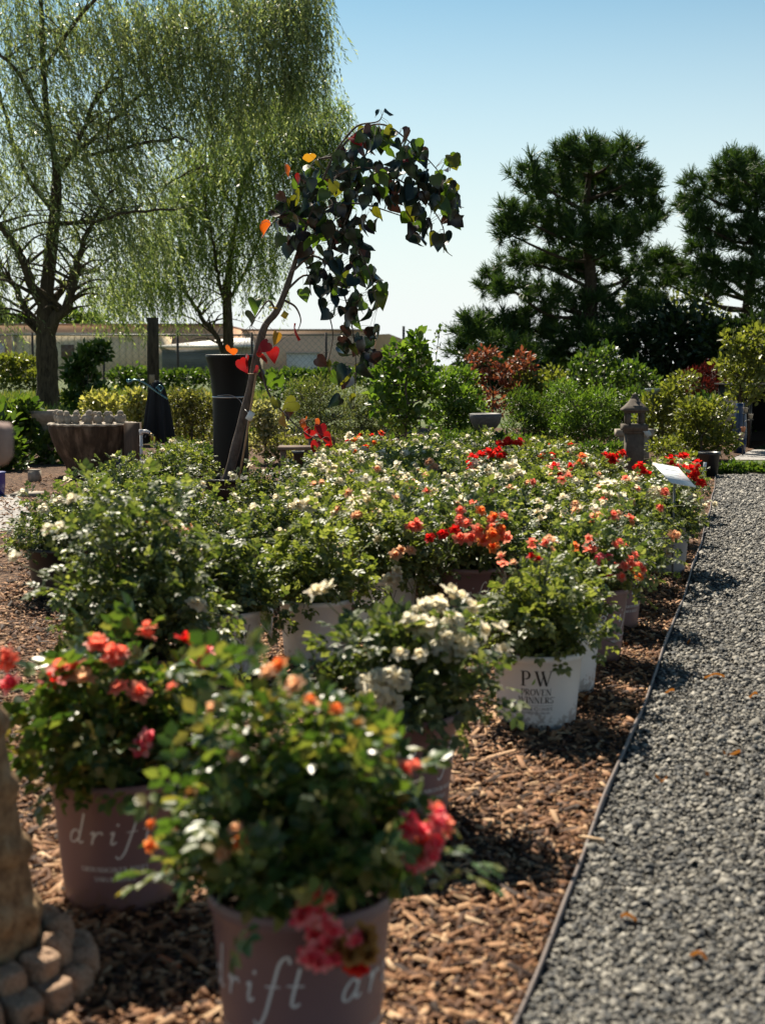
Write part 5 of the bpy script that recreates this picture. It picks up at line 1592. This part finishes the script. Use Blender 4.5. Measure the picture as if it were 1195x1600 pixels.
L_('finial', MB().lathe([(6 * k, z(622.3)), (6.5 * k, z(620)), (3.5 * k, z(618.6)), (4.6 * k, z(617)), (3 * k, z(615)), (.001, z(614))], 14))
tg = thing('price_tag', 'pale blue tag hanging at an angle from the lantern shelf', 'tag', c)
mb = MB().box((16 * k, -18 * k, z(673)), (8.5 * k, .003, 17 * k), Matrix.Rotation(-.62, 4, 'Y'))
mb.tube([(12 * k, -15 * k, z(660)), (13 * k, -18 * k, z(666))], .0015, 4)
put('card', mb.mesh('card', plain('pale tag', (.42, .52, .56), .5)), tg)

# ------------------------------------------------------------------ white tilted sign on a stake
t = thing('garden_sign', 'tilted white information sign on a stake among the last roses by the gravel', 'sign', Vector(((1052 - CX) / FPX * 7.36, 7.36, 0)))
o0 = Vector(t.location)
P0, P1, P2, P3 = AT(1019, 723, 7.42), AT(1059, 730, 7.55), AT(1087, 761, 7.30), AT(1048, 754, 7.17)
def board(o_, pts_, th, nm, mt, parent):
    a, b_, c_, d_ = [p - o_ for p in pts_]
    n_ = (b_ - a).cross(d_ - a).normalized() * th
    V = [a, b_, c_, d_, a + n_, b_ + n_, c_ + n_, d_ + n_]
    return put(nm, np_mesh(nm, [tuple(v) for v in V], [(0, 1, 2, 3), (7, 6, 5, 4), (0, 4, 5, 1), (1, 5, 6, 2), (2, 6, 7, 3), (3, 7, 4, 0)], mt), parent)
board(o0, (P0, P1, P2, P3), .004, 'panel', plain('sign face', (.74, .77, .78), .4), t)
# faint grey print on the panel
mb = MB()
for i, (u0, u1, w_) in enumerate(((.25, .75, .05), (.18, .82, .022), (.18, .70, .022), (.18, .78, .022), (.3, .6, .04))):
    v_ = .2 + i * .13
    q0 = P0 + (P1 - P0) * u0 + (P3 - P0) * v_; q1 = P0 + (P1 - P0) * u1 + (P3 - P0) * v_
    dv = (P3 - P0) * w_ * .5
    nn_ = (P1 - P0).cross(P3 - P0).normalized()
    if nn_.dot(Vector((0, 0, CH)) - P0) < 0: nn_ = -nn_
    offn = nn_ * .006
    mb.add([tuple(q - o0 + offn) for q in (q0 - dv, q1 - dv, q1 + dv, q0 + dv)], [(0, 1, 2, 3)])
put('small_print', mb.mesh('small_print', plain('faint grey print', (.42, .44, .46), .5)), t)
pc_ = (P0 + P1 + P2 + P3) / 4 - o0
put('stake', MB().tube([(pc_.x, pc_.y, -.02), (pc_.x, pc_.y, pc_.z - .01)], .006, 8).mesh('stake', plain('grey stake', (.25, .25, .25), .5, metal=.4)), t)

# picture tag and upright labels stuck in pots
t = thing('plant_label', 'white framed picture tag leaning out of the white pot left of centre', 'plant label', G(395, 1050))
o0 = Vector(t.location)
pp = [AT(403, 938, 4.95), AT(427, 952, 4.95), AT(425, 998, 4.95), AT(405, 972, 4.97)]
board(o0, pp, .0015, 'card', M['label_white'], t)
cc_ = sum(pp, Vector()) / 4
ins = [cc_ + (p - cc_) * .82 + Vector((0, -.004, 0)) for p in pp]
board(o0, ins, -.0005, 'picture', plain('leafy picture', (.2, .3, .1), .4, cols=[(.05, .12, .02, .35), (.25, .38, .10, .5), (.70, .72, .66, .6)], scale=28), t)
put('stick', MB().tube([tuple(AT(396, 1010, 5.0) - o0), tuple(cc_ - o0)], .003, 5).mesh('stick', M['label_white']), t)
for (px, y0, y1, Y, w, lab, tilt) in ((405, 772, 812, 8.6, 7, 'tall narrow white plant label in the grey pot right of the redbud', -.12), (1099, 722, 752, 11.6, 5, 'thin white plant label at the end of the rose bed', .12), (872, 938, 972, 4.45, 9, 'small white triangular label in the front white pot', .1)):
    k = Y / FPX
    g = AT(px, y1, Y)
    mb = MB().box((0, 0, 0), (w * k, .0016, (y1 - y0) * k), Matrix.Rotation(tilt, 4, 'Y'), 1.0 if px < 800 or px > 1000 else .35)
    mb.box((0, 0, -(y1 - y0) * k * .5 - .05), (w * k * .5, .0015, .12))
    put('plant_label', mb.mesh('plant_label', M['label_white']), None, AT(px, (y0 + y1) / 2, Y), lab, 'plant label')

# ------------------------------------------------------------------ carved stone column, front left
Yk = 2.42
c = Vector((-.748, Yk, 0))
M['column'] = plain('carved tan stone', (.24, .17, .11), .8, .25, cols=[(.10, .055, .028, .3), (.28, .175, .09, .5), (.46, .32, .18, .72)], scale=34, bump=.006)
t = thing('stone_column', 'tapering tan carved stone column ringed by rounded stones at the left edge', 'stone column', c)
def scales(R, Z, th, i):
    ph = Z * 55
    return R + .009 * np.maximum(0, np.sin(ph + th * 1.0)) * (1 + .6 * np.sin(th * 12 + np.floor(ph / 6.28) * 3.1)) + .004 * np.sin(th * 5 + Z * 6), Z
zs = np.linspace(0, .93, 150)
rad = np.interp(zs, [0, .1, .3, .56, .8, .93], [.148, .138, .110, .078, .066, .064])
put('shaft', MB().lathe(list(zip(rad, zs)), 96, bump=scales).mesh('shaft', M['column'], True), t)
M['pinkstone'] = plain('pinkish stone', (.30, .20, .17), .7, .3, noise=.25, scale=20, bump=.003)
mb = MB().lathe([(.06, .925), (.104, .93), (.115, .945), (.117, .99), (.112, 1.0), (.05, 1.005), (.03, 1.02), (.028, 1.14), (.04, 1.16), (.088, 1.19), (.096, 1.215), (.088, 1.24), (.03, 1.262), (.001, 1.265)], 48, bump=lambda R, Z, th, i: (R * (1 + .018 * np.sin(th * 16) * (i < 5)), Z))
put('capital', mb.mesh('capital', M['pinkstone'], True), t)
M['cobble'] = plain('rounded tan stone', (.30, .20, .14), .75, .3, cols=[(.24, .14, .08, .3), (.46, .30, .20, .55), (.64, .48, .36, .75)], scale=12, bump=.006)
rc = np.random.RandomState(12)
def cobble(seed):
    r = np.random.RandomState(seed)
    n, m = 16, 10
    V, F = [], []
    for i in range(m + 1):
        ph = math.pi * i / m
        for j in range(n):
            th = 2 * math.pi * j / n
            d_ = np.array([math.sin(ph) * math.cos(th), math.sin(ph) * math.sin(th), math.cos(ph)])
            e_ = np.sign(d_) * np.abs(d_) ** .45
            e_ = e_ * (1 + .05 * math.sin(3 * th + seed) + .05 * math.cos(4 * ph + seed))
            V.append(tuple(e_ * .5))
    for i in range(m):
        for j in range(n):
            F.append((i * n + j, (i + 1) * n + j, (i + 1) * n + (j + 1) % n, i * n + (j + 1) % n))
    return np_mesh('stone', V, F, M['cobble'], smooth=True)
cob = [cobble(i) for i in range(4)]
for ring, (R0, n, z0, h_) in enumerate(((.170, 16, .04, .11), (.212, 20, .02, .065))):
    for i in range(n):
        a = 2 * math.pi * (i + ring * .5) / n
        o = put('stone', cob[(i + ring) % 4], t, (R0 * math.cos(a), R0 * math.sin(a), z0 + rc.uniform(-.008, .012)))
        o.rotation_euler = (rc.uniform(-.15, .15), rc.uniform(-.15, .15), a)
        o.scale = (.052 + .012 * rc.rand(), .052 * (1 + .2 * rc.rand()) * (1 + ring * .10), h_ * rc.uniform(.8, 1.2))

# ------------------------------------------------------------------ fence and pole
Yf = 50.0; k = Yf / FPX
c = Vector(((240 - CX) / FPX * Yf, Yf, 0))
gal = plain('galvanised steel', (.20, .20, .20), .5, metal=.5)
rust = plain('dark fence post', (.07, .055, .05), .8)
t = thing('chain_link_fence', 'tall grey chain-link fence with dark posts in front of the far buildings', 'fence', c)
for px, top in ((-60, 520), (55, 520), (165, 556), (280, 514), (395, 520), (510, 520)):
    x = (px - 240) * k; zt = 1.1 - (top - HZ) * k
    put('post', MB().tube([(x, 0, -.05), (x, 0, zt)], .045, 8).mesh('post', rust), t)
mb = MB()
x0, x1, ht = (-70 - 240) * k, (560 - 240) * k, 1.1 + 46 * k
s = .22
nn_ = int((x1 - x0 + ht) / s)
for i in range(nn_):
    for sg in (1, -1):
        a = x0 - (ht if sg > 0 else 0) + i * s if sg > 0 else x0 + i * s
        p0 = (a, 0, 0); p1 = (a + sg * ht, 0, ht)
        lo = max(0, (x0 - a) / sg if sg > 0 else (a - x1)); hi = min(ht, (x1 - a) if sg > 0 else (a - x0))
        if hi <= lo: continue
        w = .005
        q0 = np.array([a + sg * lo, .004 * sg, lo]); q1 = np.array([a + sg * hi, .004 * sg, hi])
        mb.add([q0 - (w, 0, 0), q0 + (w, 0, 0), q1 + (w, 0, 0), q1 - (w, 0, 0)], [(0, 1, 2, 3)])
o = put('wire_mesh', mb.mesh('wire_mesh', gal), t, kind='stuff')
put('top_rail', MB().tube([(x0, 0, ht), (x1, 0, ht)], .03, 6).mesh('top_rail', gal), t)
# utility pole
Yq = 26.0; k = Yq / FPX
c = Vector(((241 - CX) / FPX * Yq, Yq, 0))
t = thing('wooden_pole', 'thick weathered wooden pole with a tan tag, behind the black cloth', 'pole', c)
put('shaft', MB().tube([(0, 0, -.05), (0.01, 0, 1.5), (.015, 0, 1.95)], [.115, .105, .10], 14).mesh('shaft', M['bark_willow'], True), t)
put('tag', MB().box((0, -.118, 1.1 - 22 * k), (.10, .006, .16)).mesh('tag', plain('tan tag', (.42, .28, .16), .7)), t)

# ------------------------------------------------------------------ far buildings
Yb = 120.0; k = Yb / FPX
zz = lambda y: 1.1 - (y - HZ) * k
xx = lambda x: (x - CX) * k
M['tanwall'] = plain('brown brick wall', (.66, .44, .30), .85, .2, noise=.08, scale=3)
M['beige'] = plain('beige metal wall', (.80, .66, .46), .7, .3, noise=.04, scale=2)
M['pinkwall'] = plain('pinkish block wall', (.74, .52, .40), .85, .2, noise=.06, scale=3)
M['whitemetal'] = plain('white painted metal', (.72, .72, .70), .5)
M['greyglass'] = plain('dull grey panel', (.16, .17, .18), .4)
M['roofpale'] = plain('pale roof sheet', (.62, .58, .50), .5)
def wall_box(parent, nm, x0, x1, ytop, ybot, dep, mt, yoff=0):
    w = xx(x1) - xx(x0); zt, zb = zz(ytop), (zz(ybot) if ybot else -.1)
    return put(nm, MB().box(((xx(x0) + xx(x1)) / 2 - parent.location.x, dep / 2 + yoff, (zt + zb) / 2), (w, dep, zt - zb)).mesh(nm, mt), parent)
t = thing('warehouse', 'long brown flat-roofed building at the far left with a white door', 'building', (xx(100), Yb, 0))
wall_box(t, 'wall', -160, 350, 508, None, 18, M['tanwall'])
wall_box(t, 'coping', -162, 352, 506.5, 509.5, 18.4, plain('brown coping', (.25, .15, .11), .7), -.3)
wall_box(t, 'door', -6, 13, 537, 592, .2, M['whitemetal'], -.25)
t = thing('annex', 'lower beige metal-clad building in front of the brown one with brown shutter', 'building', (xx(130), Yb - 8, 0))
Yb = 112.0; k = Yb / FPX
wall_box(t, 'wall', 26, 252, 525, None, 7.5, M['beige'])
wall_box(t, 'trim', 24, 254, 520.5, 525, 7.9, plain('tan trim', (.50, .42, .32), .6), -.2)
wall_box(t, 'corner_trim', 24, 28, 525, None, .3, plain('tan trim corner', (.50, .42, .32), .6), -.15)
wall_box(t, 'shutter', 100, 119, 539, 560, .2, plain('brown shutter', (.16, .10, .07), .7), -.2)
for i in range(22):
    wall_box(t, 'seam', 30 + i * 10.0, 30.7 + i * 10.0, 526, None, .05, plain('seam', (.68, .56, .38), .7) if i == 0 else bpy.data.materials['seam'], -.05)
Yb = 100.0; k = Yb / FPX
t = thing('pale_roof_shed', 'grey shed with pale sloping roof behind the second willow', 'shed', (xx(320), Yb, 0))
wall_box(t, 'wall', 250, 395, 543, None, 9, plain('beige block', (.40, .34, .26), .8))
wall_box(t, 'shutter', 256, 345, 547, 576, .2, M['greyglass'], -.2)
for i in range(7):
    wall_box(t, 'slat', 257, 344, 550 + i * 3.6, 550.9 + i * 3.6, .06, M['whitemetal'] if i == 9 else M['greyglass'], -.26)
lx = t.location.x
a, b_ = xx(246) - lx, xx(400) - lx
put('roof', np_mesh('roof', [(a, -.5, zz(543.5)), (b_, -.5, zz(543.5)), (b_ - 1, 9, zz(527)), (a + 4.5, 9, zz(527)), (a, -.5, zz(541)), (b_, -.5, zz(541)), (b_ - 1, 9, zz(525)), (a + 4.5, 9, zz(525))], [(0, 3, 2, 1), (4, 5, 6, 7), (0, 1, 5, 4), (1, 2, 6, 5), (2, 3, 7, 6), (3, 0, 4, 7)], M['roofpale']), t)
Yb = 118.0; k = Yb / FPX
t = thing('warehouse', 'pinkish tan building with white roller door and gabled right end', 'building', (xx(500), Yb, 0))
wall_box(t, 'wall', 380, 585, 517, None, 16, M['pinkwall'])
wall_box(t, 'coping', 379, 586, 515, 518, 16.3, plain('pink coping', (.36, .22, .17), .7), -.3)
wall_box(t, 'roller_door', 449, 496, 553, 592, .2, M['whitemetal'], -.25)
wall_box(t, 'window', 560, 569, 539, 553, .2, M['whitemetal'], -.2)
wall_box(t, 'fascia', 448, 500, 551, 553, .5, plain('fascia', (.5, .45, .4), .6), -.4)
lx = t.location.x
V = [(xx(585) - lx + .05, 1, -.1), (xx(668) - lx, 1, -.1), (xx(668) - lx, 1, zz(545)), (xx(608) - lx, 1, zz(522)), (xx(585) - lx + .05, 1, zz(523))]
V2 = [(a_, 13, c_) for a_, b__, c_ in V]
me = bpy.data.meshes.new('gable_wall')
me.from_pydata(V + V2, [], [(0, 1, 2, 3, 4), (9, 8, 7, 6, 5), (0, 5, 6, 1), (1, 6, 7, 2), (2, 7, 8, 3), (3, 8, 9, 4), (4, 9, 5, 0)])
me.materials.append(M['tanwall'])
put('gable_wall', me, t)
put('flue', MB().tube([(xx(631) - lx, 3, 0), (xx(631) - lx, 3, zz(509))], .11, 8).mesh('flue', M['pot_black']), t)
# far trees over the roofs
for (px, Y, cl, lab) in ((0, 150, [(-6, 492, 16, 12, 260), (8, 496, 10, 8, 120)], 'small distant tree over the brown roof at the left edge'), (135, 150, [(120, 500, 22, 14, 300), (145, 504, 22, 12, 260)], 'distant tree over the brown roof right of the big willow trunk'), (40, 155, [(45, 503, 18, 8, 160), (20, 505, 12, 6, 80)], 'low distant tree over the brown roof left of the big willow trunk')):
    tree('distant_tree', lab, 'tree', px, Y, [(px, 586, .3, 0), (px, 505, .2, 0)], cl, 'leaf', 'leaf_mid', M['bark_pine'], .7, limbr=.08, seed=px)

# ------------------------------------------------------------------ dark shelter and pots at the right edge
Yh = 18.9; k = Yh / FPX
c = Vector(((1205 - CX) / FPX * Yh, Yh, 0))
shade = plain('black shade cloth', (.008, .008, .009), .85, .2)
t = thing('shade_shelter', 'black shade-cloth shelter with dark opening at the right frame edge', 'shelter', c)
xw = (1172 - 1205) * k
put('side_wall', MB().box((xw, .9, .40), (.02, 1.8, .84)).mesh('side_wall', shade), t)
put('back_wall', MB().box((.6, 1.8, .40), (1.8, .02, .84)).mesh('back_wall', shade), t)
put('roof', MB().box((.6, .9, .83), (1.9, 1.9, .02)).mesh('roof', shade), t)
for sx in (xw - .02, 1.5):
    put('post', MB().tube([(sx, -.02, -.02), (sx, -.02, .85)], .022, 8).mesh('post', M['pot_black']), t)
Y = 17.8
simple_pot('glazed_pot', 'tall blue glazed vase at the corner of the dark shelter', 'pot', 1155, Y, [(.1, 0), (9, 0), (11, 30), (9, 60), (6, 72), (7, 78), (5, 78), (.1, 70)], M['blue'])
for i, (px, zpx, lab) in enumerate(((1163, 66, 'topmost small cream pot hanging by the shelter post'), (1171, 56, 'cream pot hanging lower and right by the shelter post'), (1160, 36, 'small terracotta pot on the stand by the shelter post'), (1159, 27, 'cream pot below the terracotta one by the shelter post'), (1148, 16, 'pale terracotta pot nearest the shrub by the shelter'))):
    simple_pot('small_pot', lab, 'pot', px, 17.4, [(.1, 0), (2.6, 0), (3.6, 6), (4.1, 6.5), (4.1, 8), (3.4, 8), (.1, 6)], (M['cast'], plain('terracotta', (.45, .20, .11), .8))[i in (2, 4)] if i not in (4,) else bpy.data.materials['terracotta'], 16, z0=zpx * 17.4 / FPX)
mb = MB().tube([(0, 0, -.01), (0, 0, .62)], .008, 6)
for z_ in (66, 56, 36, 27, 16):
    zq = z_ * 17.4 / FPX - .004
    dx = ({66: 1163, 56: 1171, 36: 1160, 27: 1159, 16: 1148}[z_] - 1160) * 17.4 / FPX
    mb.box((dx, -.0, zq - .003), (.07, .07, .006)); mb.tube([(0, .02, zq - .03), (dx, .02, zq - .004)], .005, 5)
put('pot_stand', mb.mesh('pot_stand', M['pot_black']), None, Vector(((1160 - CX) / FPX * 17.4, 17.4, 0)), 'thin black stand carrying small pots beside the dark shelter', 'stand')

# ------------------------------------------------------------------ fallen leaves and bits on gravel and mulch
def curled(seed, L, W):
    r = random.Random(seed)
    V, F = [], []
    for i in range(7):
        t_ = i / 6
        w_ = W * math.sin(math.pi * (t_ * .92 + .04)) ** .7
        z_ = .010 * math.sin(t_ * 4 + seed) + .008
        V += [(-w_ / 2, L * (t_ - .5), z_ + .010), (0, L * (t_ - .5), z_), (w_ / 2, L * (t_ - .5), z_ + .006)]
    for i in range(6):
        b = i * 3
        F += [(b, b + 1, b + 4, b + 3), (b + 1, b + 2, b + 5, b + 4)]
    return np_mesh('dry_leaf', V, F, M['litter'], smooth=True)
for i, (px, py, L, W, rz_, lab) in enumerate(((1115, 1062, .070, .022, 1.4, 'orange brown dry leaf, largest on the gravel, right of the white pots'), (1042, 1087, .045, .018, 1.3, 'reddish dry leaf near the edging left of the largest one'), (1142, 1182, .055, .02, .8, 'curled brown leaf lower right on the gravel'), (1032, 1222, .030, .014, 1.5, 'small red-brown leaf near the edging'), (1105, 1220, .020, .012, .2, 'tiny red leaf in the middle of the gravel'), (985, 1445, .040, .012, 1.5, 'thin reddish twig leaf low on the gravel'), (1090, 1505, .035, .015, 1.0, 'brown leaf scrap near the bottom right of the gravel'), (1175, 1092, .03, .014, 1.2, 'dull red leaf at the right frame edge'), (1075, 1008, .02, .014, .4, 'small red leaf on the gravel beside the bend in the edging'))):
    o = put('dry_leaf', curled(i, L, W), None, G(px, py), lab, 'leaf')
    o.rotation_euler = (0, 0, rz_)
for i, (px, py, L, rz_, lab) in enumerate(((925, 1320, .060, 1.3, 'long pale wood chip lying across the edging'), (735, 1448, .07, 1.0, 'long pale splinter on the mulch below the front white pot'), (75, 1350, .07, .8, 'pale wood splinter between the column and the mauve pot'), (265, 1515, .06, .9, 'orange wood splinter on the mulch below the left mauve pot'), (610, 1520, .05, .4, 'pale wood chip just right of the nearest pot'))):
    mb = MB().box((0, 0, .014), (L * .2, L, .008), Matrix.Rotation(.12, 4, 'X'), .8)
    mb.box((L * .02, L * .42, .016), (L * .10, L * .3, .006), Matrix.Rotation(.2, 4, 'Z'), .6)
    cm = plain('pale wood', (.50, .34, .20), .8, noise=.2, scale=40) if i == 0 else (bpy.data.materials['pale wood'] if i != 3 else plain('orange wood', (.5, .12, .03), .8))
    o = put('wood_chip', mb.mesh('wood_chip', cm), None, G(px, py), lab, 'wood chip')
    o.rotation_euler = (0, 0, rz_)
